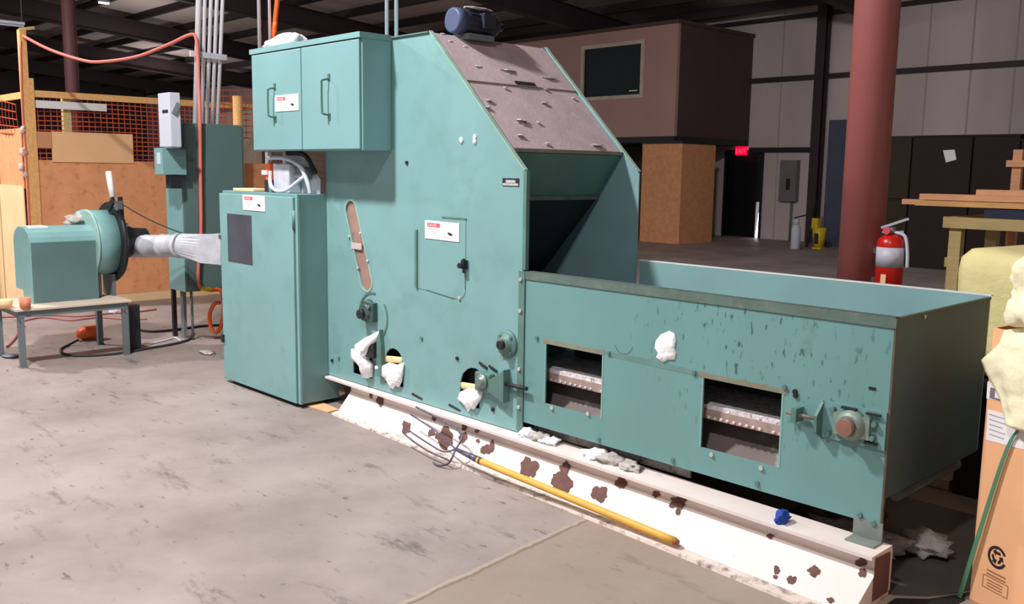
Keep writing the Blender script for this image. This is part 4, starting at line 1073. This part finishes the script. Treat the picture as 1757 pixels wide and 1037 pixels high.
# cords on the floor by the table
def cable(name, pix, r, m_, label, z=None):
    pts = []
    for q in pix:
        p = P(q[0], q[1], 'z', (q[2] if len(q) > 2 else r))
        pts.append(p)
    return tag(name, MB().tube(pts, r, seg=8), m_, label, 'cable')
cable('power_cable', [(135,583,.05),(118,592),(104,600),(112,608),(140,611),(200,607),(260,597),(300,590),(325,582),(331,570)], .011, CABLE, 'thick black cable looping on the floor in front of the low table')
cable('power_cable', [(236,566),(262,569),(300,566),(345,560),(376,558)], .012, CABLE, 'black cable on the floor running behind the stand legs')
cable('power_cable', [(258,590),(285,584),(300,580),(310,585)], .008, LGREY, 'short grey cable on the floor beside the stand legs')
cable('extension_cord', [(-5,545),(40,543),(90,541),(140,543),(190,538),(230,536),(268,531)], .009, RCORD, 'red cord lying on the floor along the cardboard wall')
cable('extension_cord', [(40,551),(75,545),(120,550),(170,545),(210,548),(252,548)], .008, RCORD, 'second red cord on the floor, nearer the table than the wall')
cable('extension_cord', [(12,595),(24,583),(34,566),(42,560)], .010, RCORD, 'short red cord curving up by the table leg at the left edge')
pc = P(156, 574, 'z', .05)
oc = Thing('plug_connector', 'orange plug connector on the floor under the low table', 'connector', (pc.x, pc.y, 0))
oc.part('body', MB().lathe((pc.x-.02, pc.y-.12, .06), (.15, .9, .05), [(0, .03), (.05, .06), (.16, .062), (.22, .05)], 18), ORANGE)
oc.part('latch', MB().box((pc.x+.0, pc.y-.06, .11), (pc.x+.05, pc.y+.04, .135)), ORANGE)
p = P(195, 535, 'z', .02); tag('tape_roll', MB().lathe((p.x, p.y, .001), Z, [(0, .05), (.03, .05)], 20), LGREY, 'white tape roll on the floor behind the low table', 'tape')
p = P(222, 600, 'z', 0)
tag('floor_pad', MB().box((-4.60, -.31, 0), (-4.50, -.22, .40)), BLACKISH, 'black upright box standing at the low table end', 'box')
p = P(20, 613, 'z', 0); tag('foot_pedal', MB().blob((p.x-.02, p.y, .012), (.10, .07, .014), 1, .1, sub=2, floor=.001), GREY, 'flat grey plate on the floor at the left edge', 'plate')
for i, (px, py) in enumerate(((355, 607), (248, 879))):
    pass
p = P(354, 606, 'z', .004); tag('lint_tuft', MB().blob((p.x, p.y, .01), (.11, .05, .016), 60, .5, floor=.001), LINT_DIRTY, 'flat lint scrap on the floor left of the floor cabinet', 'lint', 'lint tufts on the machine')

# ------------------------------------------------------------------ electric stand with switch boxes
EY, EX1 = .28, P(313, 300, 'y', .28).x
EX0 = P(285, 300, 'y', EY).x; EYB = P(417, 214, 'x', EX1).y
EZ1 = P(313, 210, 'y', EY).z; EZ0 = P(300, 497, 'y', EY).z
ec = Thing('control_panel', 'tall dark green panel box on thin legs below the vertical pipes', 'electrical panel', ((EX0+EX1)/2, (EY+EYB)/2, 0))
ec.part('body', MB().box((EX0, EY, EZ0), (EX1, EYB, EZ1)), mat('panel_green', (92, 118, 114), .5, var=.06), bev=.006)
ec.part('door', MB().box((EX1, EY+.02, EZ0+.02), (EX1+.008, EYB-.02, EZ1-.02)), MATS['panel_green'])
ec.part('front_edge', MB().box((EX0, EY-.006, EZ0), (EX1-.01, EY, EZ1)), GREEN)
for lx, ly, m_ in ((EX0+.02, EY+.02, BLACKISH), (EX1-.03, EYB-.03, GREY), (EX0+.02, EYB-.03, BLACKISH)):
    ec.part('leg', MB().box((lx-.018, ly-.018, 0), (lx+.018, ly+.018, EZ0)), m_)
ec.part('leg', MB().box((EX0+.14, EY+.03, 0), (EX0+.20, EY+.06, EZ0)), GREY)
for i, (px0, px1) in enumerate(((313, 318), (328, 331))):
    a = P(px0, 500, 'y', EY+.06); b = P(px1, 572, 'y', EY+.06)
    ec.part('leg_conduit', MB().tube([(a.x, a.y, EZ0), (b.x, b.y, .0)], .013, sub=1), BLACKISH if i == 0 else GREY)
yS = EY-.20
sx1 = P(292, 200, 'y', yS).x; sx0 = P(272, 200, 'y', yS).x
sz1 = P(292, 158, 'y', yS).z; sz0 = P(292, 252, 'y', yS).z
syb = P(310, 200, 'x', sx1).y
sw_ = Thing('disconnect_switch', 'light grey safety switch box above the small green box', 'switch box', ((sx0+sx1)/2, yS, sz0))
sw_.part('body', MB().box((sx0, yS, sz0), (sx1, syb, sz1)), LGREY, bev=.005)
sw_.part('slot', MB().box((sx0+.09, yS-.004, (sz0+sz1)/2+.06), (sx1-.04, yS, (sz0+sz1)/2+.085)), BLACKISH)
sw_.part('handle', MB().bar((sx1+.008, yS+.03, (sz0+sz1)/2+.05), (sx1+.02, syb-.02, (sz0+sz1)/2+.14), .015, .04), GREY)
gx1 = P(279, 280, 'y', yS-.02).x; gx0 = P(265, 280, 'y', yS-.02).x
gz1 = P(280, 254, 'y', yS-.02).z; gz0 = P(280, 300, 'y', yS-.02).z
gyb = P(307, 280, 'x', gx1).y
gb = Thing('starter_box', 'small green switch box under the light grey switch', 'switch box', ((gx0+gx1)/2, yS, gz0))
gyb = max(gyb, EY-.003)
gb.part('body', MB().box((gx0, yS-.02, gz0), (gx1, gyb, gz1)), GREEN, bev=.004)
gb.part('plate', MB().box((gx0+.06, yS-.023, gz0+.09), (gx1-.04, yS-.0199, gz1-.04)), LGREY)
gb.part('gland', MB().box((gx1-.11, yS+.05, gz0-.12), (gx1-.01, yS+.15, gz0)), BLACKISH)
gb.part('bracket', MB().box((sx0+.05, yS+.04, gz1-.0), (sx1-.03, EY-.001, gz1+.001)), BLACKISH)
# conduits up from the panel
XC = (EX0+EX1)/2
def conduit(px0, px1, py0, plane, val, r, label, zt=None, z0=None):
    a = P(px1, py0, plane, val); b = P(px0, 0, plane, val)
    if z0 is not None: a.z = z0
    d = (b-a); d /= d.z
    top = a+d*(6.9-a.z)
    top.z = min(top.z, zc(top.y)-.02); 
    return tag('conduit', MB().cyl(a, top, r, seg=14), CONDUIT, label, 'pipe', 'vertical conduits')
conduit(341, 335.5, 209, 'x', XC, .026, 'thickest white conduit pipe rising from the dark green panel', z0=EZ1)
for px0, px1, lb in ((351.5, 346.5, 'second'), (362, 354.5, 'third'), (372, 364, 'fourth'), (382, 373, 'rightmost')):
    conduit(px0, px1, 209, 'x', XC, .017, '%s white conduit pipe from the left, rising from the dark green panel' % lb, z0=EZ1)
a = P(326, 92, 'x', XC+.04); b = P(388, 99, 'x', XC+.04)
tag('pipe_clamp', MB().bar(a, b, .03, .05), GALV, 'slotted metal rail clamping the five conduit pipes', 'clamp')
for px, lb in ((444, 'left'), (462, 'right')):
    conduit(px, px+1.5, 84, 'y', -.06, .0125 if px == 444 else .010, '%s white conduit pipe rising behind the small cabinet top' % lb, z0=UZ1+.007)
for px, lb in ((662.5, 'left'), (679, 'right')):
    conduit(px+1, px+1, 58, 'y', .42, .0125, '%s white conduit pipe of the pair rising from the housing roof' % lb, z0=HT-.022)
a = P(466, 75, 'y', -.03); a.z = UZ1+.007; b = P(476, 0, 'y', -.03); d = (b-a)/(b.z-a.z)
tag('orange_hose', MB().tube([a, a.lerp(b, .6)+Vector((.006, 0, 0)), b, a+d*(zc(0)-.4-a.z)], .017), ORANGE, 'orange cord rising to the roof beside the white bag', 'cord')

# ------------------------------------------------------------------ netted cardboard enclosure at the left
XF = -7.5
cn = P(52, 530, 'z', 0); YF = P(55, 300, 'x', XF).y-.02
YE = 3.2
rail_z = 2.345
post = Thing('fence_post', 'tall pale wooden post at the corner of the netted enclosure', 'post', (XF, YF, 0))
a = P(46, 52, 'x', XF).z
post.part('stud', MB().box((XF-.045, YF-.036, 0), (XF+.045, YF+.03, a)), LUMBER)
post.part('sister', MB().box((XF-.02, YF+.031, .0), (XF+.05, YF+.075, P(55, 135, 'x', XF).z)), LUMBER)
post.part('block', MB().bar((XF, YF-.02, a+.001), (XF+.02, YF+.12, a+.03), .05, .03), PINE)
tag('fence_rail', MB().box((XF-.02, YF+.082, rail_z-.035), (XF+.02, YE, rail_z+.035)), LUMBER, 'long wooden rail along the top of the netting, right of the corner post', 'rail', 'wooden fence rails')
tag('fence_rail', MB().box((-13, YF-.02, rail_z-.055), (XF-.06, YF+.02, rail_z+.015)), ORANGE if False else LUMBER, 'wooden rail left of the tall corner post', 'rail', 'wooden fence rails')
p = P(115, 200, 'x', XF-.04)
tag('fence_post', MB().box((XF-.10, p.y-.04, 0), (XF-.025, p.y+.04, rail_z+.02)), PINE, 'short wooden post behind the netting, second from the corner', 'post', 'wooden fence posts')
p = P(408, 190, 'x', XF+.3)
tag('fence_post', MB().cyl((XF+.3, p.y, 0), (XF+.3, p.y, P(408, 165, 'x', XF+.3).z), .06, seg=12), LUMBER, 'short wooden post beside the left end of the small wall cabinet', 'post', 'wooden fence posts')
def netting(o_, U, V, wd, ht, cu, cv, label, sag=0):
    mb = MB(); o_ = Vector(o_); U = Vector(U); V = Vector(V); Nn = U.cross(V)
    nu = int(wd/cu); nv = int(ht/cv)
    def pt(u, v): return o_+U*u+V*v+Nn*(sag*noise.noise(Vector((u*1.3, v*1.3, 2)))) + V*(sag*.8*math.sin(u*2.1)*v/ht)
    for i in range(nu+1):
        for j in range(nv):
            mb.bar(pt(i*cu, j*cv), pt(i*cu, (j+1)*cv), .007, .003, up=Nn)
    for j in range(nv+1):
        for i in range(nu):
            mb.bar(pt(i*cu, j*cv), pt((i+1)*cu, j*cv), .011, .003, up=Nn)
    return tag('safety_netting', mb, NET, label, 'netting')
netting((XF-.03, YF+.06, 1.56), Y, Z, 2.3, .76, .066, .05, 'orange plastic netting right of the tall corner post, above the cardboard', .02)
netting((XF-1.9, YF-.03, 1.75), X, Z, 1.8, .58, .11, .085, 'sagging orange netting left of the tall corner post', .09)
netting((XF+.05, 1.9, 1.95), (.2, .98, 0), Z, 2.6, .62, .09, .07, 'orange netting behind the vertical pipes', .05)
def panel_(y0, y1, z0, z1, x, m_, label):
    return tag('cardboard_sheet', MB().box((x, y0, z0), (x+.012, y1, z1)), m_, label, 'cardboard', 'cardboard sheets on the enclosure')
z_a = P(225, 280, 'x', XF).z; 
panel_(YF+.082, P(290, 400, 'x', XF).y+1.7, .10, z_a+.02, XF+.002, PANEL_CARD, 'large worn brown cardboard sheet behind the blower')
panel_(P(88, 260, 'x', XF).y, P(227, 260, 'x', XF).y, P(150, 279, 'x', XF).z, P(150, 228, 'x', XF).z, XF+.018, PANEL_PALE, 'smooth tan cardboard strip on top of the worn cardboard, right of the corner post')
panel_(YF+.082, P(88, 250, 'x', XF).y, P(70, 254, 'x', XF).z, P(70, 226, 'x', XF).z, XF+.018, mat('tan_cardboard', (214, 156, 112), .9, var=.05), 'short tan cardboard strip next to the tall corner post')
tag('base_board', MB().box((XF+.002, YF+.082, 0), (XF+.03, YE, .095)), PLY, 'pale board along the foot of the cardboard wall', 'board')
a = P(0, 225, 'y', YF-.04)
tag('cardboard_sheet', MB().box((-12, YF-.052, P(30, 322, 'y', YF).z), (XF-.06, YF-.04, P(20, 222, 'y', YF).z)), PANEL_CARD, 'tan cardboard sheet left of the corner post, upper one', 'cardboard', 'cardboard sheets on the enclosure')
tag('cardboard_sheet', MB().box((-12, YF-.066, 0), (XF-.05, YF-.054, P(30, 318, 'y', YF).z)), PLY, 'pale plywood-coloured sheet left of the corner post, lower one', 'cardboard', 'cardboard sheets on the enclosure')
p0 = P(60, 178, 'x', XF+.03); p1 = P(183, 181, 'x', XF+.03)
tag('white_board', MB().box((XF+.021, YF+.09, P(100, 187, 'x', XF+.03).z), (XF+.03, p1.y, P(100, 174, 'x', XF+.03).z)), WHITE, 'long white board fixed to the netting just under the rail', 'board')
tag('fence_stake', MB().box((XF-.95, p0.y-.3, 0), (XF-.92, p0.y-.2, 2.4)), PINE, 'wooden stake inside the enclosure behind the netting', 'post', 'wooden fence posts')
mb = MB().tube([(XF+.048, YF-.03, 2.88), (XF+.05, YF-.05, 2.2), (XF+.05, YF-.045, 1.6), (XF+.05, YF-.05, .9), (XF+.05, YF-.047, .3)], .012)
tag('hanging_cord', mb, mat('red_tape', (226, 116, 98), .6), 'thin red cord hanging down the tall corner post', 'cord')
for i, (dy, z_, r_) in enumerate(((-.05, 1.95, .03), (-.06, 1.72, .035), (-.09, 1.55, .03), (-.05, 1.48, .025))):
    tag('plastic_scrap', MB().blob((XF+.055, YF+dy-.01, z_), (.025, r_, r_*1.4), i+80, .5, sub=2), mat('pink_plastic', (238, 190, 180), .6), 'scrap of pinkish netting bunched at the tall corner post', 'scrap', 'netting scraps at the corner post')
# salmon hose from post to conduits, down to the floor
hz = [Vector((XF+.05, YF, P(50, 64, 'x', XF).z))]
for t_, px, py in ((.2, 85, 85), (.4, 140, 103), (.5, 175, 106), (.65, 235, 97), (.82, 290, 76), (.95, 322, 61)):
    x_ = XF+.05+(XC+.07-XF)*t_; hz.append(P(px, py, 'x', x_))
for px, py in ((335, 62), (339, 90), (341, 150), (343, 206)): hz.append(P(px, py, 'x', XC+.07+(EX1+.05-XC-.07)*min(1, max(0, (py-62)/144))))
for px, py in ((344, 300), (345, 400), (341, 450), (340, 482), (344, 494)): hz.append(P(px, py, 'x', EX1+.04))
tag('red_hose', MB().tube(hz, .016), HOSE, 'salmon red hose sagging from the tall post to the white pipes and hanging down', 'hose')
pA = P(344, 495, 'x', EX1+.04); pB = P(364, 498, 'x', EX1+.04)
tag('hose_coupling', MB().cyl(pA, pB, .02, seg=14), YELLOW, 'yellow coupling at the lower end of the red hose', 'coupling')
tag('orange_loop', MB().tube([P(378, 520, 'x', EX1+.1), P(368, 522, 'x', EX1+.1), P(360, 540, 'x', EX1+.1), P(362, 562, 'x', EX1+.1), P(370, 571, 'x', EX1+.1), P(379, 560, 'x', EX1+.1), P(384, 530, 'x', EX1+.1), P(380, 500, 'x', EX1+.1), P(364, 498, 'x', EX1+.1)], .018), ORANGE, 'orange hose loop hanging behind the floor cabinet edge', 'hose')
tag('thin_wire', MB().tube([PD(212, 352, 8.2), PD(250, 374, 8.1), PD(290, 392, 8.05), PD(318, 402, 8.0)], .006), CABLE, 'thin dark wire running from the blower lever to the duct', 'wire')
mb = MB().box((-9.2, 2.9, 0), (-8.0, 4.2, 2.35))
tag('bulk_carton', mb, mat('grey_brown_card', (128, 112, 98), .9, var=.08), 'grey-brown bulk box inside the enclosure behind the dark green panel', 'box')

# ------------------------------------------------------------------ background right: office, crate, stacks
OY = 14.0; OXc = P(1160, 150, 'y', OY).x; oz0 = 2.42; oz1 = P(1160, 40, 'y', OY).z
of = Thing('mezzanine_office', 'brown upper-storey office room with one dark window, at the far wall', 'office', (OXc-5, OY+1.5, 0))
wx0, wx1 = P(1001, 125, 'y', OY).x, P(1101, 120, 'y', OY).x
wz0, wz1 = P(1050, 166, 'y', OY).z, P(1050, 79, 'y', OY).z
of.part('front_wall', MB().yplate(rect(OXc-10, oz0, OXc, oz1), [rect(wx0, wz0, wx1, wz1)], OY+.1, OY), OFFICE)
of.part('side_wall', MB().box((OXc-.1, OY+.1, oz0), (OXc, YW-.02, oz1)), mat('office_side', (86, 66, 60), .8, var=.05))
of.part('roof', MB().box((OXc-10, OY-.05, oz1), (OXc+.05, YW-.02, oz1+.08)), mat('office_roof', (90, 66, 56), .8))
of.part('floor_slab', MB().box((OXc-10, OY, oz0-.14), (OXc, YW-.02, oz0)), BLACKISH)
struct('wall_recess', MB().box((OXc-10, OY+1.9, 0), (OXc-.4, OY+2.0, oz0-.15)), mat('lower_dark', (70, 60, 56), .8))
wf = MB().yplate(rect(wx0-.07, wz0-.07, wx1+.07, wz1+.07), [rect(wx0+.02, wz0+.02, wx1-.02, wz1-.02)], OY+.02, OY-.03)
wfo = of.part('window_frame', wf, mat('window_frame', (206, 184, 170), .6))
of.part('pane', MB().box((wx0, OY+.04, wz0), (wx1, OY+.05, wz1)), GLASS_DK, parent=wfo)
of.part('reflection_strip', MB().box((wx1-.38, OY+.030, wz0+.10), (wx1-.14, OY+.038, wz0+.125)), WHITE, parent=wfo)
ca = P(1102, 416, 'z', 0); cbp = P(1169, 418, 'z', 0); 
oy = 13.75; ox1 = P(1169, 300, 'y', oy).x; ox0 = P(1101, 300, 'y', oy).x; oyb = P(1226, 300, 'x', ox1).y; ozt = P(1169, 246, 'y', oy).z
cr = Thing('wooden_crate', 'tall tan particle-board crate below the brown office', 'crate', ((ox0+ox1)/2, (oy+oyb)/2, 0))
cr.part('body', MB().box((ox0, oy, .0), (ox1, oyb, ozt)), OSB)
cr.part('lid', MB().box((ox0-.03, oy-.03, ozt), (ox1+.03, oyb+.03, ozt+.06)), BLACKISH)  # black slab on the crate stands in for the shadow strip
es = Thing('exit_sign', 'glowing red exit sign over the black exit door', 'sign', (-9.62, YW-.06, 2.08))
es.part('box', MB().box((-9.78, YW-.06, 2.055), (-9.47, YW-.001, 2.265)), emit('exit_red', (255, 10, 60), 1.1))
es.part('lettering', MB().text('EXIT', (-9.625, YW-.062, 2.105), X, Z, .15, 'CENTER', .002), emit('exit_letters', (255, 70, 110), 1.2))
# wall panels
def wallbox(px0, py0, px1, py1, d, m_, label, name='breaker_panel'):
    a = P(px0, py1, 'y', YW-d); b = P(px1, py0, 'y', YW-d)
    t = Thing(name, label, 'electrical panel', ((a.x+b.x)/2, YW-d/2, a.z))
    t.part('body', MB().box((a.x, YW-d, a.z), (b.x, YW-.001, b.z)), m_)
    t.part('door', MB().box((a.x+.04, YW-d-.012, a.z+.05), (b.x-.04, YW-d, b.z-.05)), m_)
    t.part('latch', MB().box((a.x+.22*(b.x-a.x)+.1, YW-d-.02, (a.z+b.z)/2-.22), (a.x+.22*(b.x-a.x)+.2, YW-d-.012, (a.z+b.z)/2+.05)), BLACKISH)
    t.part('feed_pipe', MB().cyl((a.x+.3, YW-.05, 0), (a.x+.3, YW-.05, a.z), .03, seg=10), GREY)
wallbox(1335, 275, 1368, 345, .16, mat('panel_grey', (128, 116, 120), .6), 'grey breaker panel on the far wall right of the exit door')
mb = MB().box((P(1421, 300, 'y', 16.4).x, 16.3, 0), (P(1460, 300, 'y', 16.4).x, 16.5, P(1440, 206, 'y', 16.4).z))
tag('blue_sheet', mb, mat('slate_blue', (74, 80, 100), .7), 'dark slate-blue panel leaning at the far wall behind the red column', 'panel')
p = P(1364, 428, 'z', 0)
tk = Thing('gas_cylinder', 'white gas cylinder standing by the far wall', 'cylinder', (p.x, p.y, 0))
tk.part('tank', MB().lathe((p.x, p.y, 0), Z, [(0, .085), (.02, .10), (.45, .10), (.52, .07), (.54, .04)], 20), LGREY); tk.part('collar', MB().lathe((p.x, p.y, .54), Z, [(0, .06), (.11, .06)], 16), LGREY)
tk.part('lever', MB().bar((p.x-.05, p.y, .67), (p.x+.2, p.y, .74), .03, .03), BLACKISH)
p = P(1404, 427, 'z', 0)
bk2 = Thing('mop_bucket', 'yellow mop bucket standing by the far wall', 'bucket', (p.x, p.y, 0))
bk2.part('tub', MB().lathe((p.x, p.y, .03), Z, [(0, .11), (.42, .15), (.43, .13)], 20), YELLOW); bk2.part('wringer', MB().box((p.x-.16, p.y-.06, .44), (p.x-.02, p.y+.06, .66)), YELLOW); bk2.part('base', MB().box((p.x-.1, p.y-.1, 0), (p.x+.1, p.y+.1, .03)), YELLOW)
bk2.part('symbol', MB().box((p.x-.03, p.y-.16, .12), (p.x+.05, p.y-.13, .34)), INK)
tag('mop', MB().cyl((p.x-.36, p.y+.15, 0), (p.x-.42, p.y+.6, 1.05), .03, seg=8), BLACKISH, 'dark mop handle leaning behind the yellow bucket', 'mop')
# dark bulk boxes
def gay(px0, px1, y, z0, z1, d, m_, label):
    a = P(px0, 300, 'y', y).x; b = P(px1, 300, 'y', y).x
    t = Thing('bulk_box', label, 'box', ((a+b)/2, y+d/2, z0), 'dark bulk boxes by the far wall')
    t.part('body', MB().box((a, y, z0), (b, y+d, z1)), m_)
    t.part('cap', MB().box((a-.015, y-.015, z1), (b+.015, y+d, z1+.03)), m_)
    return t
zt_ = P(1620, 232, 'y', 13).z
gay(1500, 1560, 13.3, 0, 1.15, 1.1, CARDD2, 'dark olive bulk box behind the red column, lower one')
gay(1500, 1560, 13.3, 1.19, zt_-.02, 1.1, CARDD2, 'dark olive bulk box behind the red column, upper one')
gay(1563, 1664, 13.0, 0, 1.15, 1.2, CARDD, 'dark brown bulk box behind the extinguisher, lower one')
g2 = gay(1563, 1664, 13.0, 1.19, zt_-.03, 1.2, CARDD, 'dark brown bulk box with a white paper on it, upper one')
gay(1667, 1745, 13.0, 0, 1.15, 1.2, CARDD, 'dark brown bulk box behind the lumber table, lower one')
gay(1667, 1745, 13.0, 1.19, zt_-.03, 1.2, CARDD, 'dark brown bulk box behind the lumber, upper one')
gay(1748, 1850, 12.8, 0, 1.15, 1.2, CARDD2, 'dark bulk box at the right photo edge, lower one')
gay(1748, 1850, 12.8, 1.19, zt_-.12, 1.2, CARDD, 'dark bulk box at the right photo edge, upper one')
pp = [P(a, b, 'y', 12.99) for a, b in ((1618, 258), (1638, 257), (1641, 274), (1623, 279))]
tag('paper_sheet', MB().add(pp+[v+Y*.004 for v in pp], [(3, 2, 1, 0), (4, 5, 6, 7), (0, 1, 5, 4), (1, 2, 6, 5), (2, 3, 7, 6), (3, 0, 4, 7)]), WHITE, 'white paper sheet stuck on a dark bulk box', 'paper')
# lumber table
LD = 4.85
lt0 = P(1622, 381, 'y', LD); lz1 = P(1622, 372, 'y', LD).z; lz0 = P(1622, 391, 'y', LD).z
LX0 = lt0.x; LX1 = LX0+2.2
tb_ = Thing('lumber_table', 'rough pine table frame carrying stacked boards', 'table', ((LX0+LX1)/2, LD+.5, 0))
tb_.part('front_rail', MB().box((LX0-.02, LD, lz0), (LX1, LD+.04, lz1)), PINE)
tb_.part('back_rail', MB().box((LX0-.02, LD+1.0, lz0), (LX1, LD+1.04, lz1)), PINE)
tb_.part('side_rail', MB().box((LX0, LD+.04, lz0), (LX0+.04, LD+1.0, lz1)), PINE); tb_.part('side_rail', MB().box((LX1-.06, LD+.04, lz0), (LX1-.02, LD+1.0, lz1)), PINE)
for lx, ly in ((LX0+.02, LD+.05), (LX1-.12, LD+.05), (LX0+.02, LD+.9), (LX1-.12, LD+.9)):
    tb_.part('leg', MB().box((lx, ly, 0), (lx+.10, ly+.09, lz1-.002)), PINE)
bzl = P(1640, 453, 'y', LD).z
tb_.part('lower_rail', MB().box((LX0-.02, LD+.1, bzl-.04), (LX0+.018, LD+1.0, bzl+.04)), PINE)
for i in range(3):
    yy = LD+.08+i*.42
    tag('skid', MB().box((LX0+.28, yy, lz1), (LX1-.1, yy+.10, lz1+.085)), NAVY, ('dark blue skid under the boards on the pine table, nearest one', 'dark blue skid under the boards on the pine table, middle one', 'dark blue skid under the boards on the pine table, farthest one')[i], 'skid', 'dark blue skids on the lumber table')
bz0 = lz1+.086
brd = [(-.30, 1.9, .06, .20, 0, .03), (-.52, 1.2, .30, .10, 0, .03), (-.15, 1.9, .44, .2, 0, .03), (.0, 1.8, .66, .2, 0, .03),
       (-.28, 1.6, .10, .2, 1, .035), (.10, 1.9, .33, .22, 1, .035), (.05, 1.2, .60, .18, 1, .03), (.18, 1.7, .14, .16, 2, .03), (.45, 1.8, .38, .2, 2, .03), (.30, 1.0, .60, .2, 2, .03)]
BL = ['bottom layer, nearest', 'bottom layer, sticking out farthest left', 'bottom layer, third from the front', 'bottom layer, farthest back', 'second layer, nearest', 'second layer, middle', 'second layer, farthest back', 'top layer, nearest', 'top layer, middle', 'top layer, farthest back']
for i, (x0, ln_, dy, wd_, lay, th_) in enumerate(brd):
    z_ = bz0+lay*.052
    tag('wooden_board', MB().box((LX0+x0, LD+dy, z_), (LX0+x0+ln_, LD+dy+wd_, z_+th_+.016)), LUMBER2 if i % 3 else LUMBER, 'rough board on the pine table, '+BL[i], 'board', 'boards stacked on the lumber table')
tag('band_strap', MB().box((LX0+.62, LD+.05, bz0-.02), (LX0+.64, LD+.055, bz0+.16)), BLACKISH, 'black strap around the boards on the pine table', 'strap')
p = P(1745, 300, 'y', LD+1.15)
up_ = Thing('stake_post', 'upright wooden stake with cross piece behind the stacked boards', 'post', (p.x, LD+1.15, 0))
up_.part('upright', MB().box((p.x-.04, LD+1.12, 0), (p.x+.04, LD+1.18, P(1745, 257, 'y', LD+1.15).z)), LUMBER2)
z_ = P(1745, 281, 'y', LD+1.15).z; up_.part('cross_piece', MB().box((p.x-.08, LD+1.08, z_-.03), (p.x+.5, LD+1.119, z_+.03)), LUMBER2)
# lit strip lights far up in the roof
for i, (px, py, lb) in enumerate(((178, 4, 'small lit strip light hanging far up in the roof above the red hose'), (16, 41, 'dim strip light high in the roof at the left photo edge'))):
    p = P(px, py, 'x', -17.5 if i == 0 else -12.2); hl = .11 if i == 0 else .2
    t = Thing('strip_light', lb, 'light fixture', p, 'strip lights under the roof')
    t.part('reflector', MB().box((p.x-.06, p.y-hl, p.z), (p.x+.06, p.y+hl, p.z+.04)), LGREY)
    t.part('tube', MB().box((p.x-.04, p.y-hl+.01, p.z-.03), (p.x+.04, p.y+hl-.01, p.z)), emit('tube_light', (255, 246, 220), 2.2) if i == 0 else LGREY)
    t.part('rod', MB().cyl((p.x, p.y-hl+.02, p.z+.04), (p.x, p.y-hl+.02, zc(p.y-.4)-.03), .008, seg=6), GREY); t.part('rod', MB().cyl((p.x, p.y+hl-.02, p.z+.04), (p.x, p.y+hl-.02, zc(p.y+.4)-.03), .008, seg=6), GREY)
